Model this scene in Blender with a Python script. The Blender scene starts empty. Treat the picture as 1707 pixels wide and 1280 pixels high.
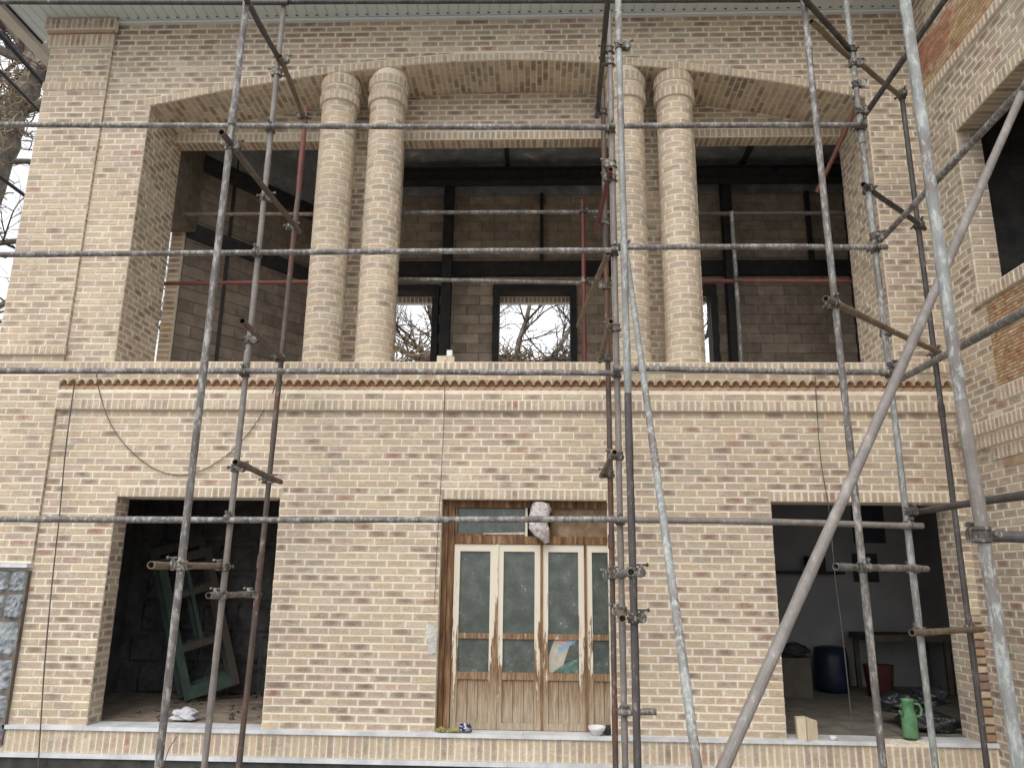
import bpy, bmesh, math, random
from mathutils import Vector, Matrix
R = math.radians
sc = bpy.context.scene
COL = sc.collection
random.seed(7)

# ------------------------------------------------------------------ camera, sky, sun, exposure
cam_d = bpy.data.cameras.new('camera')
cam = bpy.data.objects.new('camera', cam_d); COL.objects.link(cam)
CAMP = Vector((0.0, -7.75, 1.438))
pitch, yaw, roll = 0.24530985, -0.03892062, 0.01171158
fwd = Vector((math.sin(yaw)*math.cos(pitch), math.cos(yaw)*math.cos(pitch), math.sin(pitch)))
rgt = Vector((math.cos(yaw), -math.sin(yaw), 0)); up = rgt.cross(fwd)
r2 = rgt*math.cos(roll) + up*math.sin(roll); u2 = -rgt*math.sin(roll) + up*math.cos(roll)
mw = Matrix((( r2.x, u2.x, -fwd.x, CAMP.x), (r2.y, u2.y, -fwd.y, CAMP.y), (r2.z, u2.z, -fwd.z, CAMP.z), (0, 0, 0, 1)))
cam.matrix_world = mw
cam_d.sensor_width = 36.0; cam_d.sensor_fit = 'HORIZONTAL'
cam_d.lens = 1295.27/1707*36.0
cam_d.clip_start = 0.05; cam_d.clip_end = 500
sc.camera = cam

SUN_EL, SUN_ROT = R(48), R(200)
world = bpy.data.worlds.new('World'); sc.world = world; world.use_nodes = True
wn = world.node_tree.nodes; wl = world.node_tree.links
for n in list(wn): wn.remove(n)
wo = wn.new('ShaderNodeOutputWorld'); wb = wn.new('ShaderNodeBackground'); sky = wn.new('ShaderNodeTexSky')
sky.sky_type = 'NISHITA'; sky.sun_disc = False; sky.sun_elevation = SUN_EL; sky.sun_rotation = SUN_ROT
sky.air_density = 1.0; sky.dust_density = 3.0; sky.ozone_density = 1.0
hs = wn.new('ShaderNodeHueSaturation'); hs.inputs['Saturation'].default_value = 0.45
wl.new(sky.outputs[0], hs.inputs['Color'])
tc = wn.new('ShaderNodeTexCoord'); cl = wn.new('ShaderNodeTexNoise'); cl.inputs['Scale'].default_value = 4.0; cl.inputs['Detail'].default_value = 5
wl.new(tc.outputs['Generated'], cl.inputs['Vector'])
cr = wn.new('ShaderNodeValToRGB'); cr.color_ramp.elements[0].position = 0.35; cr.color_ramp.elements[1].position = 0.6
wl.new(cl.outputs['Fac'], cr.inputs[0])
mx = wn.new('ShaderNodeMix'); mx.data_type = 'RGBA'; mx.inputs[7].default_value = (12.5, 12.7, 13.1, 1)
mfac = wn.new('ShaderNodeMath'); mfac.operation = 'MULTIPLY_ADD'; mfac.inputs[1].default_value = 0.62; mfac.inputs[2].default_value = 0.3
wl.new(cr.outputs[0], mfac.inputs[0]); wl.new(mfac.outputs[0], mx.inputs[0]); wl.new(hs.outputs[0], mx.inputs[6])
wl.new(mx.outputs[2], wb.inputs['Color']); wb.inputs['Strength'].default_value = 0.088
wl.new(wb.outputs[0], wo.inputs['Surface'])
sun_d = bpy.data.lights.new('sun', 'SUN'); sun_d.energy = 1.0; sun_d.angle = R(45); sun_d.color = (1.0, 0.96, 0.9)
sun = bpy.data.objects.new('sun', sun_d); COL.objects.link(sun)
sdir = Vector((math.sin(SUN_ROT)*math.cos(SUN_EL), math.cos(SUN_ROT)*math.cos(SUN_EL), math.sin(SUN_EL)))
sun.rotation_euler = sdir.to_track_quat('Z', 'Y').to_euler()
sc.view_settings.view_transform = 'Standard'; sc.view_settings.look = 'None'
sc.view_settings.exposure = 0.74; sc.view_settings.gamma = 1; sc.view_settings.use_curve_mapping = False
sc.cycles.max_bounces = 6; sc.cycles.diffuse_bounces = 4; sc.cycles.transparent_max_bounces = 6

# ------------------------------------------------------------------ material helpers
MATS = {}
class NT:
    def __init__(s, name):
        s.m = bpy.data.materials.new(name); s.m.use_nodes = True; s.t = s.m.node_tree; s.n = s.t.nodes; s.l = s.t.links
        s.b = s.n['Principled BSDF']; MATS[name] = s.m
    def new(s, typ, **kw):
        n = s.n.new(typ)
        for k, v in kw.items():
            if k.startswith('i_'):
                key = k[2:]; key = int(key) if key.isdigit() else key.replace('_', ' ')
                n.inputs[key].default_value = v
            else: setattr(n, k, v)
        return n
    def link(s, a, b): s.l.new(a, b)
    def ramp(s, fac, stops):
        r = s.n.new('ShaderNodeValToRGB'); e = r.color_ramp.elements
        e[0].position, e[0].color = stops[0][0], (*stops[0][1], 1); e[1].position, e[1].color = stops[-1][0], (*stops[-1][1], 1)
        for p, c in stops[1:-1]:
            q = e.new(p); q.color = (*c, 1)
        s.l.new(fac, r.inputs[0]); return r.outputs[0]
    def noise(s, scale, detail=3, vec=None, rough=0.6, space='Object'):
        n = s.new('ShaderNodeTexNoise'); n.inputs['Scale'].default_value = scale; n.inputs['Detail'].default_value = detail; n.inputs['Roughness'].default_value = rough
        if vec is None:
            if not hasattr(s, 'geo'): s.geo = s.n.new('ShaderNodeNewGeometry')
            vec = s.geo.outputs['Position']
        s.l.new(vec, n.inputs['Vector']); return n.outputs['Fac']
    def math(s, op, a, b=None, c=None, clamp=False):
        n = s.n.new('ShaderNodeMath'); n.operation = op; n.use_clamp = clamp
        for i, x in enumerate((a, b, c)):
            if x is None: continue
            if isinstance(x, (int, float)): n.inputs[i].default_value = x
            else: s.l.new(x, n.inputs[i])
        return n.outputs[0]
    def mix(s, f, a, b, mode='MIX'):
        n = s.n.new('ShaderNodeMix'); n.data_type = 'RGBA'; n.blend_type = mode
        for i, x in ((0, f), (6, a), (7, b)):
            if isinstance(x, (int, float)): n.inputs[i].default_value = x
            elif isinstance(x, tuple): n.inputs[i].default_value = (*x, 1) if len(x) == 3 else x
            else: s.l.new(x, n.inputs[i])
        return n.outputs[2]
    def bump(s, h, strength=0.3, dist=0.01):
        n = s.new('ShaderNodeBump'); n.inputs['Strength'].default_value = strength; n.inputs['Distance'].default_value = dist
        s.l.new(h, n.inputs['Height']); s.l.new(n.outputs[0], s.b.inputs['Normal'])
    def scaled(s, vec):
        if not hasattr(s, 'geo'): s.geo = s.n.new('ShaderNodeNewGeometry')
        m = s.n.new('ShaderNodeVectorMath'); m.operation = 'MULTIPLY'; m.inputs[1].default_value = vec
        s.l.new(s.geo.outputs['Position'], m.inputs[0]); return m.outputs[0]

MORTAR = (0.79, 0.725, 0.605)
def brick_material(name, src):
    t = NT(name)
    if src == 'attr':
        a = t.new('ShaderNodeAttribute'); a.attribute_name = 'tone'; colr, alp = a.outputs['Color'], a.outputs['Alpha']
    else:
        a = t.new('ShaderNodeObjectInfo'); colr, alp = a.outputs['Color'], a.outputs['Alpha']
    uv = t.new('ShaderNodeUVMap'); sep = t.new('ShaderNodeSeparateXYZ'); t.link(uv.outputs[0], sep.inputs[0])
    du = t.math('ABSOLUTE', t.math('MULTIPLY_ADD', sep.outputs[0], 2.0, -1.0)); dv = t.math('ABSOLUTE', t.math('MULTIPLY_ADD', sep.outputs[1], 2.0, -1.0))
    n1 = t.noise(9, 3); n2 = t.noise(60, 3); n3 = t.noise(0.9, 3)
    # kiln flashing: burnt middles, ends paling to buff by each brick's own amount
    k = t.math('POWER', du, 1.7); k = t.math('MULTIPLY', k, t.math('MULTIPLY_ADD', n1, 2.0, 0.1), clamp=True)
    k = t.math('MULTIPLY', k, alp, clamp=True)
    c = t.mix(k, colr, (0.50, 0.405, 0.29))
    c = t.mix(t.ramp(t.noise(22, 4), [(0.56, (0,)*3), (0.72, (0.30,)*3)]), c, (0.24, 0.17, 0.13))
    c = t.mix(t.ramp(t.noise(1.0, 4, t.scaled((18, 18, 130)), 0.7), [(0.42, (0,)*3), (0.70, (0.26,)*3)]), c, (0.60, 0.51, 0.38))
    c = t.mix(1.0, c, t.ramp(n2, [(0.25, (0.80,)*3), (0.75, (1.14,)*3)]), 'MULTIPLY')
    # joint wash dried on the arrises
    e = t.math('MAXIMUM', t.math('POWER', du, 14.0), t.math('POWER', dv, 4.0))
    e = t.math('MULTIPLY', e, t.math('MULTIPLY_ADD', n2, 1.6, 0.05), clamp=True)
    wash = t.ramp(t.noise(1.7, 5, rough=0.65), [(0.38, (0.45,)*3), (0.62, (1.0,)*3)])
    c = t.mix(t.math('MULTIPLY', e, wash), c, MORTAR)
    sm = t.ramp(t.noise(6.5, 5, t.scaled((1.0, 1.0, 2.2)), 0.7), [(0.52, (0,)*3), (0.74, (0.5,)*3)])      # smears of joint mortar over whole faces
    c = t.mix(sm, c, MORTAR)
    c = t.mix(1.0, c, t.ramp(n3, [(0.3, (0.90, 0.90, 0.91)), (0.7, (1.06, 1.05, 1.04))]), 'MULTIPLY')
    t.link(c, t.b.inputs['Base Color']); t.b.inputs['Roughness'].default_value = 0.9
    t.b.inputs['Specular IOR Level'].default_value = 0.2
    t.bump(t.noise(110, 4), 0.35, 0.004)
    return t.m
M_BA = brick_material('brick_surface_mixed', 'attr'); M_BO = brick_material('brick_surface_single', 'obj')

def simple(name, stops, scale=8, detail=4, rough=0.85, bump=0.3, bscale=60, bdist=0.005, spec=0.3, metal=0.0, vec=None):
    t = NT(name); v = t.scaled(vec) if vec else None
    c = t.ramp(t.noise(scale, detail, v), stops); t.link(c, t.b.inputs['Base Color'])
    t.b.inputs['Roughness'].default_value = rough; t.b.inputs['Specular IOR Level'].default_value = spec; t.b.inputs['Metallic'].default_value = metal
    if bump: t.bump(t.noise(bscale, 4, v), bump, bdist)
    return t.m
def mortar_mat():
    t = NT('lime_mortar'); n = t.noise(14, 5); n2 = t.noise(1.2, 3)
    c = t.ramp(n, [(0.3, (0.70, 0.635, 0.52)), (0.7, (0.85, 0.785, 0.665))])
    c = t.mix(1.0, c, t.ramp(n2, [(0.3, (0.86, 0.86, 0.87)), (0.7, (1.05, 1.04, 1.02))]), 'MULTIPLY')
    t.link(c, t.b.inputs['Base Color']); t.b.inputs['Roughness'].default_value = 0.95; t.b.inputs['Specular IOR Level'].default_value = 0.15
    t.bump(t.noise(120, 4), 0.5, 0.004); return t.m
M_MORT = mortar_mat()
M_GREYJOINT = simple('dark_joint', [(0.3, (0.10, 0.085, 0.07)), (0.7, (0.20, 0.17, 0.14))])
def block_material(name, src):
    t = NT(name)
    if src == 'attr': a = t.new('ShaderNodeAttribute'); a.attribute_name = 'tone'
    else: a = t.new('ShaderNodeObjectInfo')
    t.link(t.mix(1.0, a.outputs['Color'], t.ramp(t.noise(7, 6), [(0.3, (0.72,)*3), (0.7, (1.22,)*3)]), 'MULTIPLY'), t.b.inputs['Base Color'])
    t.b.inputs['Roughness'].default_value = .95; t.bump(t.noise(30, 5), .7, .01); return t.m
M_JOINTD = simple('grey_block_joint', [(0.3, (0.07, 0.056, 0.045)), (0.7, (0.12, 0.10, 0.08))])
M_BLOCK = block_material('block_face', 'obj'); M_BLOCKA = block_material('block_face_joined', 'attr')
M_WHITE = simple('white_marble', [(0.35, (0.50, 0.52, 0.54)), (0.65, (0.70, 0.71, 0.72))], scale=5, rough=0.5, bump=0.1)
M_STONE = simple('grey_fieldstone', [(0.3, (0.13, 0.145, 0.155)), (0.5, (0.27, 0.295, 0.31)), (0.72, (0.45, 0.475, 0.49))], scale=12, detail=6, bump=0.9, bscale=22, bdist=0.02)
M_BASE = simple('dark_base_render', [(0.3, (0.03, 0.03, 0.028)), (0.7, (0.07, 0.07, 0.065))], bump=0.5)  # near-black tone for the base of the plinth
M_SOFFIT = simple('grey_green_soffit_paint', [(0.3, (0.62, 0.68, 0.67)), (0.7, (0.68, 0.74, 0.73))], scale=2, rough=0.5, bump=0.05)
M_TRIM = simple('pale_trim_paint', [(0.3, (0.70, 0.75, 0.74)), (0.7, (0.76, 0.79, 0.78))], scale=3, rough=0.5, bump=0.05)
M_BEIGE = simple('beige_fascia_paint', [(0.3, (0.60, 0.54, 0.46)), (0.7, (0.70, 0.64, 0.55))], scale=3, rough=0.6, bump=0.1)
M_TERRA = simple('orange_terracotta', [(0.25, (0.29, 0.175, 0.11)), (0.5, (0.42, 0.29, 0.195)), (0.75, (0.54, 0.43, 0.30))], scale=5, detail=5, bump=0.4)
M_TERRAD = simple('deep_terracotta', [(0.3, (0.17, 0.09, 0.05)), (0.7, (0.29, 0.18, 0.11))], scale=5, detail=5, bump=0.4)
M_STEEL = simple('dark_primed_steel', [(0.3, (0.022, 0.022, 0.026)), (0.7, (0.05, 0.046, 0.046))], rough=0.6, bump=0.15)
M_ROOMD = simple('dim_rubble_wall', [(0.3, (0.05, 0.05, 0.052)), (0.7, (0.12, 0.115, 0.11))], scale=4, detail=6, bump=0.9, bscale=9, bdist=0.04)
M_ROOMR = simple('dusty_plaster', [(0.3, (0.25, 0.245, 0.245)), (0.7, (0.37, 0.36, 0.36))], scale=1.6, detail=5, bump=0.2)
M_EARTH = simple('earth_floor', [(0.3, (0.17, 0.135, 0.105)), (0.7, (0.36, 0.30, 0.235))], scale=6, detail=6, bump=0.9, bscale=18, bdist=0.03)
M_FLOOR = simple('dusty_mosaic_floor', [(0.3, (0.13, 0.12, 0.10)), (0.7, (0.26, 0.24, 0.20))], scale=5, rough=0.55, detail=6, bump=0.2)
M_GROUND = simple('yard_concrete', [(0.3, (0.16, 0.15, 0.135)), (0.7, (0.27, 0.25, 0.225))], scale=1.2, detail=8, bump=0.5, bscale=20)
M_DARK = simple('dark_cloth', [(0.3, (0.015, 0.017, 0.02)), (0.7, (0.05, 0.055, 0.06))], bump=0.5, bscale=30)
M_BAG = simple('black_plastic', [(0.3, (0.012, 0.013, 0.015)), (0.7, (0.03, 0.032, 0.036))], rough=0.28, bump=1.0, bscale=14, bdist=0.03, spec=0.5)
M_GREEN = simple('green_plastic', [(0.35, (0.075, 0.19, 0.09)), (0.6, (0.13, 0.27, 0.14)), (0.75, (0.25, 0.32, 0.22))], rough=0.4, bump=0.1, scale=10)
M_RED = simple('red_plastic', [(0.3, (0.09, 0.03, 0.033)), (0.7, (0.13, 0.045, 0.045))], rough=0.5, bump=0.1)
M_BLUE = simple('blue_plastic', [(0.3, (0.010, 0.016, 0.034)), (0.7, (0.02, 0.03, 0.055))], rough=0.4, bump=0.1)
M_CREAMB = simple('sawn_pale_timber', [(0.3, (0.50, 0.42, 0.28)), (0.7, (0.66, 0.57, 0.42))], scale=3, vec=(40, 40, 3), bump=0.2)
M_GREENW = simple('green_painted_timber', [(0.3, (0.03, 0.05, 0.041)), (0.7, (0.06, 0.09, 0.073))], scale=6, bump=0.3)
M_BROWNW = simple('old_brown_timber', [(0.3, (0.055, 0.03, 0.017)), (0.48, (0.16, 0.085, 0.042)), (0.6, (0.26, 0.15, 0.08)), (0.75, (0.40, 0.27, 0.16))], scale=2.5, detail=6, vec=(14, 14, 1.2), bump=0.6, bscale=6)
M_DIMW = simple('dusty_grey_wood', [(0.3, (0.04, 0.035, 0.03)), (0.7, (0.09, 0.075, 0.063))], vec=(12, 12, 2), bump=.3)
M_BOARD = simple('stained_board', [(0.3, (0.13, 0.085, 0.05)), (0.5, (0.22, 0.155, 0.095)), (0.7, (0.33, 0.26, 0.18))], scale=9, detail=7, bump=.3)
M_HEADB = simple('brown_board', [(0.3, (0.10, 0.08, 0.062)), (0.7, (0.19, 0.155, 0.12))], bump=.3)
M_CARD = simple('cardboard', [(0.3, (0.09, 0.075, 0.06)), (0.7, (0.13, 0.11, 0.085))], bump=0.1)
M_CORD = simple('grey_cord', [(0.3, (0.06, 0.055, 0.05)), (0.7, (0.13, 0.12, 0.11))], bump=0)
M_CABLE = simple('black_cable', [(0.3, (0.015, 0.015, 0.018)), (0.7, (0.03, 0.03, 0.035))], bump=0)
M_CERAM = simple('white_ceramic', [(0.3, (0.68, 0.68, 0.68)), (0.7, (0.78, 0.78, 0.78))], rough=0.2, bump=0, spec=0.5)
M_RAG = simple('white_rag', [(0.3, (0.36, 0.37, 0.39)), (0.7, (0.6, 0.6, 0.62))], bump=0.6, bscale=30, bdist=0.01)
M_BARK = simple('rough_bark', [(0.3, (0.10, 0.085, 0.07)), (0.55, (0.22, 0.19, 0.155)), (0.8, (0.36, 0.33, 0.28))], scale=7, detail=7, bump=1.0, bscale=16, bdist=0.04)
M_TWIG = simple('twig_bark', [(0.3, (0.06, 0.045, 0.04)), (0.7, (0.13, 0.10, 0.085))], scale=5, bump=0)
M_VINE = simple('dry_vine', [(0.3, (0.17, 0.135, 0.095)), (0.7, (0.36, 0.29, 0.20))], scale=9, bump=0)
M_LEAFO = simple('orange_dry_leaf', [(0.3, (0.35, 0.14, 0.03)), (0.7, (0.55, 0.28, 0.07))], scale=30, bump=0.2)
M_YEL = simple('yellow_rag', [(0.3, (0.16, 0.14, 0.06)), (0.7, (0.40, 0.36, 0.12))], scale=30, bump=0.3)
M_NAVY = simple('navy_wrapper', [(0.3, (0.02, 0.02, 0.05)), (0.52, (0.05, 0.05, 0.11)), (0.56, (0.5, 0.5, 0.55))], scale=40, bump=0.1)
M_ROOFM = simple('grey_roof_sheet', [(0.3, (0.2, 0.2, 0.2)), (0.7, (0.3, 0.3, 0.3))])
M_FROST = simple('plaster_patch', [(0.3, (0.42, 0.40, 0.37)), (0.7, (0.66, 0.63, 0.58))], scale=16, detail=6, bump=0.9, bscale=40, bdist=0.015)

def foil_mat():
    t = NT('crumpled_foil'); n = t.noise(3.5, 6)
    c = t.ramp(n, [(0.42, (0.30, 0.31, 0.33)), (0.6, (0.45, 0.46, 0.48)), (0.70, (0.8, 0.81, 0.82))]); t.link(c, t.b.inputs['Base Color'])
    t.b.inputs['Metallic'].default_value = 0.25; t.b.inputs['Roughness'].default_value = 0.4; t.bump(t.noise(9, 6), 1.0, 0.05); return t.m
M_FOIL = foil_mat()
def tube_mat(name, base, mid, spat, red=None, spat_pos=0.62):
    t = NT(name); n = t.math('MULTIPLY_ADD', t.noise(5.5, 5, rough=0.7), .55, t.math('MULTIPLY', t.noise(2.2, 6, t.scaled((9, 9, 1.1)), 0.75), .45)); n2 = t.noise(45, 4, t.scaled((1, 1, .35)), rough=0.7); n3 = t.noise(1.4, 2)
    c = t.ramp(n, [(0.32, base), (0.55, mid), (0.72, tuple(min(1, x*1.5) for x in mid))])
    if red: c = t.mix(t.ramp(n3, [(0.5, (0,)*3), (0.58, (1,)*3)]), c, red)
    k = t.ramp(t.math('MULTIPLY_ADD', n, 0.5, t.math('MULTIPLY', n2, 0.5)), [(spat_pos-0.08, (0,)*3), (spat_pos, (1,)*3)])
    c = t.mix(k, c, spat)
    t.link(c, t.b.inputs['Base Color']); t.b.inputs['Roughness'].default_value = 0.6; t.b.inputs['Metallic'].default_value = 0.15
    t.bump(n2, 0.5, 0.004); return t.m
T_GAL = tube_mat('weathered_galvanised', (0.075, 0.066, 0.06), (0.155, 0.142, 0.133), (0.36, 0.35, 0.33), spat_pos=0.575)
T_RUST = tube_mat('rusty_tube', (0.045, 0.032, 0.027), (0.105, 0.08, 0.066), (0.30, 0.275, 0.25), red=(0.12, 0.06, 0.038), spat_pos=0.63)
T_DARK = tube_mat('dark_stained_tube', (0.03, 0.027, 0.028), (0.085, 0.076, 0.072), (0.26, 0.245, 0.235), spat_pos=0.635)
T_PALE = tube_mat('pale_turquoise_tube', (0.17, 0.168, 0.16), (0.25, 0.262, 0.252), (0.39, 0.41, 0.392), red=(0.17, 0.15, 0.14), spat_pos=0.575)
T_MAUVE = tube_mat('mauve_grey_tube', (0.12, 0.102, 0.09), (0.215, 0.193, 0.175), (0.34, 0.32, 0.30), spat_pos=0.63)
T_RED = tube_mat('red_lead_tube', (0.10, 0.03, 0.026), (0.17, 0.055, 0.045), (0.30, 0.2, 0.17), spat_pos=0.70)
T_OCHRE = tube_mat('ochre_stained_tube', (0.10, 0.072, 0.05), (0.19, 0.145, 0.10), (0.36, 0.32, 0.26), spat_pos=0.63)
T_CLAMP = tube_mat('cement_caked_clamp', (0.03, 0.025, 0.022), (0.09, 0.08, 0.07), (0.34, 0.32, 0.28), spat_pos=0.58)

def door_mat(name, level):   # cream paint flaking off brown wood; more worn low down
    t = NT(name); v = t.scaled((16, 16, 1.3)); n = t.noise(1.6, 6, v, 0.7); g = t.noise(3, 6, t.scaled((22, 22, 1.6)), 0.7)
    wood = t.ramp(g, [(0.3, (0.07, 0.035, 0.018)), (0.48, (0.21, 0.115, 0.055)), (0.62, (0.34, 0.215, 0.12)), (0.75, (0.48, 0.36, 0.24))])
    pale = t.ramp(g, [(0.3, (0.20, 0.14, 0.09)), (0.5, (0.36, 0.285, 0.20)), (0.72, (0.50, 0.43, 0.33))])
    sp = t.new('ShaderNodeSeparateXYZ'); t.link(t.geo.outputs['Position'], sp.inputs[0])
    low = t.math('MULTIPLY_ADD', sp.outputs[2], -2.6, 1.55, clamp=True)
    wood = t.mix(low, wood, pale)
    zf = t.math('MULTIPLY_ADD', sp.outputs[2], 0.24, level)
    k = t.ramp(t.math('ADD', t.math('MULTIPLY', n, 0.95), zf), [(0.50, (0,)*3), (0.515, (1,)*3)])
    c = t.mix(k, wood, (0.70, 0.64, 0.52))
    t.link(c, t.b.inputs['Base Color']); t.b.inputs['Roughness'].default_value = 0.75; t.bump(t.math('ADD', k, g), 0.5, 0.003); return t.m
M_DOOR = door_mat('flaking_cream_paint', -0.16); M_DOORW = door_mat('bare_weathered_wood', -0.70); M_RAILW = door_mat('worn_rail_wood', -0.27)
def glass_mat():
    t = NT('dusty_glass'); n = t.noise(7, 6, rough=0.7); n2 = t.noise(55, 2)
    k = t.ramp(n, [(0.4, (0.06, 0.073, 0.064)), (0.7, (0.12, 0.138, 0.125))])
    k = t.mix(t.ramp(t.math('MULTIPLY_ADD', n, 0.4, t.math('MULTIPLY', n2, 0.6)), [(0.63, (0,)*3), (0.68, (1,)*3)]), k, (0.42, 0.44, 0.42))
    t.link(k, t.b.inputs['Base Color']); t.b.inputs['Roughness'].default_value = 0.22; t.b.inputs['Specular IOR Level'].default_value = 0.5; return t.m
M_GLASS = glass_mat()
def sack_mat():
    t = NT('grimy_plastic_sack'); n = t.noise(26, 5)
    t.link(t.ramp(n, [(0.3, (0.34, 0.27, 0.26)), (0.5, (0.55, 0.49, 0.48)), (0.7, (0.72, 0.69, 0.69))]), t.b.inputs['Base Color'])
    t.b.inputs['Roughness'].default_value = 0.5; t.bump(t.noise(20, 5), 1.0, 0.03); return t.m
M_SACK = sack_mat()
M_CREAMP = simple('cream_paper', [(0.3, (0.36, 0.34, 0.27)), (0.7, (0.5, 0.47, 0.38))], scale=14, bump=.2); M_BLUEP = simple('blue_paper', [(0.3, (0.16, 0.3, 0.48)), (0.7, (0.3, 0.45, 0.6))], scale=20, bump=.2)
M_GREENP = simple('printed_green_paper', [(0.3, (0.06, 0.09, 0.08)), (0.55, (0.12, 0.2, 0.17)), (0.8, (0.4, 0.45, 0.38))], scale=18, bump=.2); M_PINKP = simple('pink_paper', [(0.3, (0.5, 0.3, 0.28)), (0.7, (0.6, 0.42, 0.4))], scale=20, bump=.2)

# ------------------------------------------------------------------ object helpers
def tag(o, label=None, cat=None, group=None, kind=None):
    if label: o['label'] = label
    if cat: o['category'] = cat
    if group: o['group'] = group
    if kind: o['kind'] = kind
    return o
def empty(name, loc=(0, 0, 0)):
    o = bpy.data.objects.new(name, None); COL.objects.link(o); o.location = loc; o.empty_display_size = 0.2; return o
INV = {}
def link(name, me, parent=None):
    o = bpy.data.objects.new(name, me); COL.objects.link(o)
    if parent is not None:
        o.parent = parent
        p = Vector((0, 0, 0)); q = parent
        while q is not None: p += q.location; q = q.parent
        o.location = -p          # meshes carry world coordinates; parents are never rotated
    return o
class MB:
    def __init__(s): s.v = []; s.f = []; s.c = []; s.uv = []; s.mi = []
    def add(s, vs, fs, tone=(1, 1, 1, 0), uvs=None):
        b = len(s.v); s.v += [tuple(v) for v in vs]
        for k, f in enumerate(fs):
            s.f.append([b+i for i in f]); s.c += [tone]*len(f)
            s.uv += (uvs[k] if uvs else [(0.5, 0.5)]*len(f))
    def box(s, x0, x1, y0, y1, z0, z1, tone=(1, 1, 1, 0)):
        v = [(x0, y0, z0), (x1, y0, z0), (x1, y1, z0), (x0, y1, z0), (x0, y0, z1), (x1, y0, z1), (x1, y1, z1), (x0, y1, z1)]
        s.add(v, [(0, 3, 2, 1), (4, 5, 6, 7), (0, 1, 5, 4), (1, 2, 6, 5), (2, 3, 7, 6), (3, 0, 4, 7)], tone); return s
    def obox(s, c, ax, ay, az, hx, hy, hz):
        c = Vector(c); v = []
        for k in range(8):
            sx, sy, sz = (1 if k & 1 else -1), (1 if k & 2 else -1), (1 if k & 4 else -1)
            v.append(c + ax*hx*sx + ay*hy*sy + az*hz*sz)
        s.add(v, [(0, 2, 3, 1), (4, 5, 7, 6), (0, 1, 5, 4), (1, 3, 7, 5), (3, 2, 6, 7), (2, 0, 4, 6)]); return s
    def tube(s, pts, rads, n=8, cap=True, hollow=False):
        pts = [Vector(p) for p in pts]; rings = []
        if isinstance(rads, (int, float)): rads = [rads]*len(pts)
        ref = None
        base = len(s.v)
        for i, p in enumerate(pts):
            d = (pts[min(i+1, len(pts)-1)] - pts[max(i-1, 0)]).normalized()
            if ref is None: ref = d.orthogonal().normalized()
            else: ref = (ref - d*ref.dot(d)).normalized()
            b = d.cross(ref)
            rings.append([p + (ref*math.cos(2*math.pi*k/n) + b*math.sin(2*math.pi*k/n))*rads[i] for k in range(n)])
        if hollow:
            d0 = (pts[1]-pts[0]).normalized(); d1 = (pts[-1]-pts[-2]).normalized()
            q = 0.82
            r0 = [pts[0] + (v-pts[0])*q for v in rings[0]]; r1 = [pts[-1] + (v-pts[-1])*q for v in rings[-1]]
            rings = [[v + d0*0.08 for v in r0], r0] + rings + [r1, [v - d1*0.08 for v in r1]]
        vs = [v for r in rings for v in r]; fs = []
        for i in range(len(rings)-1):
            for k in range(n):
                a = i*n+k; b = i*n+(k+1) % n
                fs.append((a, b, b+n, a+n))
        if cap: fs.append(tuple(range(n-1, -1, -1))); fs.append(tuple(range((len(rings)-1)*n, len(rings)*n)))
        s.add(vs, fs); return s
    def lathe(s, prof, c, n=20):
        c = Vector(c); vs = []; fs = []
        for r, z in prof:
            vs += [c + Vector((r*math.cos(2*math.pi*k/n), r*math.sin(2*math.pi*k/n), z)) for k in range(n)]
        for i in range(len(prof)-1):
            for k in range(n): fs.append((i*n+k, i*n+(k+1) % n, (i+1)*n+(k+1) % n, (i+1)*n+k))
        s.add(vs, fs); return s
    def mesh(s, name, mat, smooth=False, tones=False):
        me = bpy.data.meshes.new(name); me.from_pydata(s.v, [], s.f)
        if tones:
            a = me.color_attributes.new('tone', 'FLOAT_COLOR', 'CORNER')
            a.data.foreach_set('color', [x for c in s.c for x in c])
        u = me.uv_layers.new(name='UVMap'); u.data.foreach_set('uv', [x for c in s.uv for x in c])
        me.materials.append(mat)
        if smooth: me.polygons.foreach_set('use_smooth', [True]*len(me.polygons))
        me.update(); return me
    def build(s, name, mat, parent=None, smooth=False, tones=False):
        return link(name, s.mesh(name, mat, smooth, tones), parent)

# ------------------------------------------------------------------ brick helpers
BUFF = [(0.515, 0.418, 0.302), (0.485, 0.383, 0.278), (0.545, 0.45, 0.33), (0.505, 0.40, 0.29), (0.495, 0.405, 0.285), (0.53, 0.43, 0.295), (0.51, 0.385, 0.265)]
PINK = [(0.455, 0.345, 0.272), (0.415, 0.31, 0.25), (0.475, 0.365, 0.285)]
BROWN = [(0.26, 0.19, 0.145), (0.23, 0.17, 0.135), (0.29, 0.215, 0.165), (0.32, 0.24, 0.18)]
REDD = [(0.30, 0.16, 0.125), (0.27, 0.165, 0.14), (0.33, 0.20, 0.155)]
ORAN = [(0.41, 0.27, 0.165), (0.36, 0.22, 0.13), (0.44, 0.32, 0.20)]
GREYB = [(0.35, 0.29, 0.22), (0.385, 0.325, 0.25), (0.37, 0.30, 0.228)]
BIAS = [0.0, 0.0]
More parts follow.
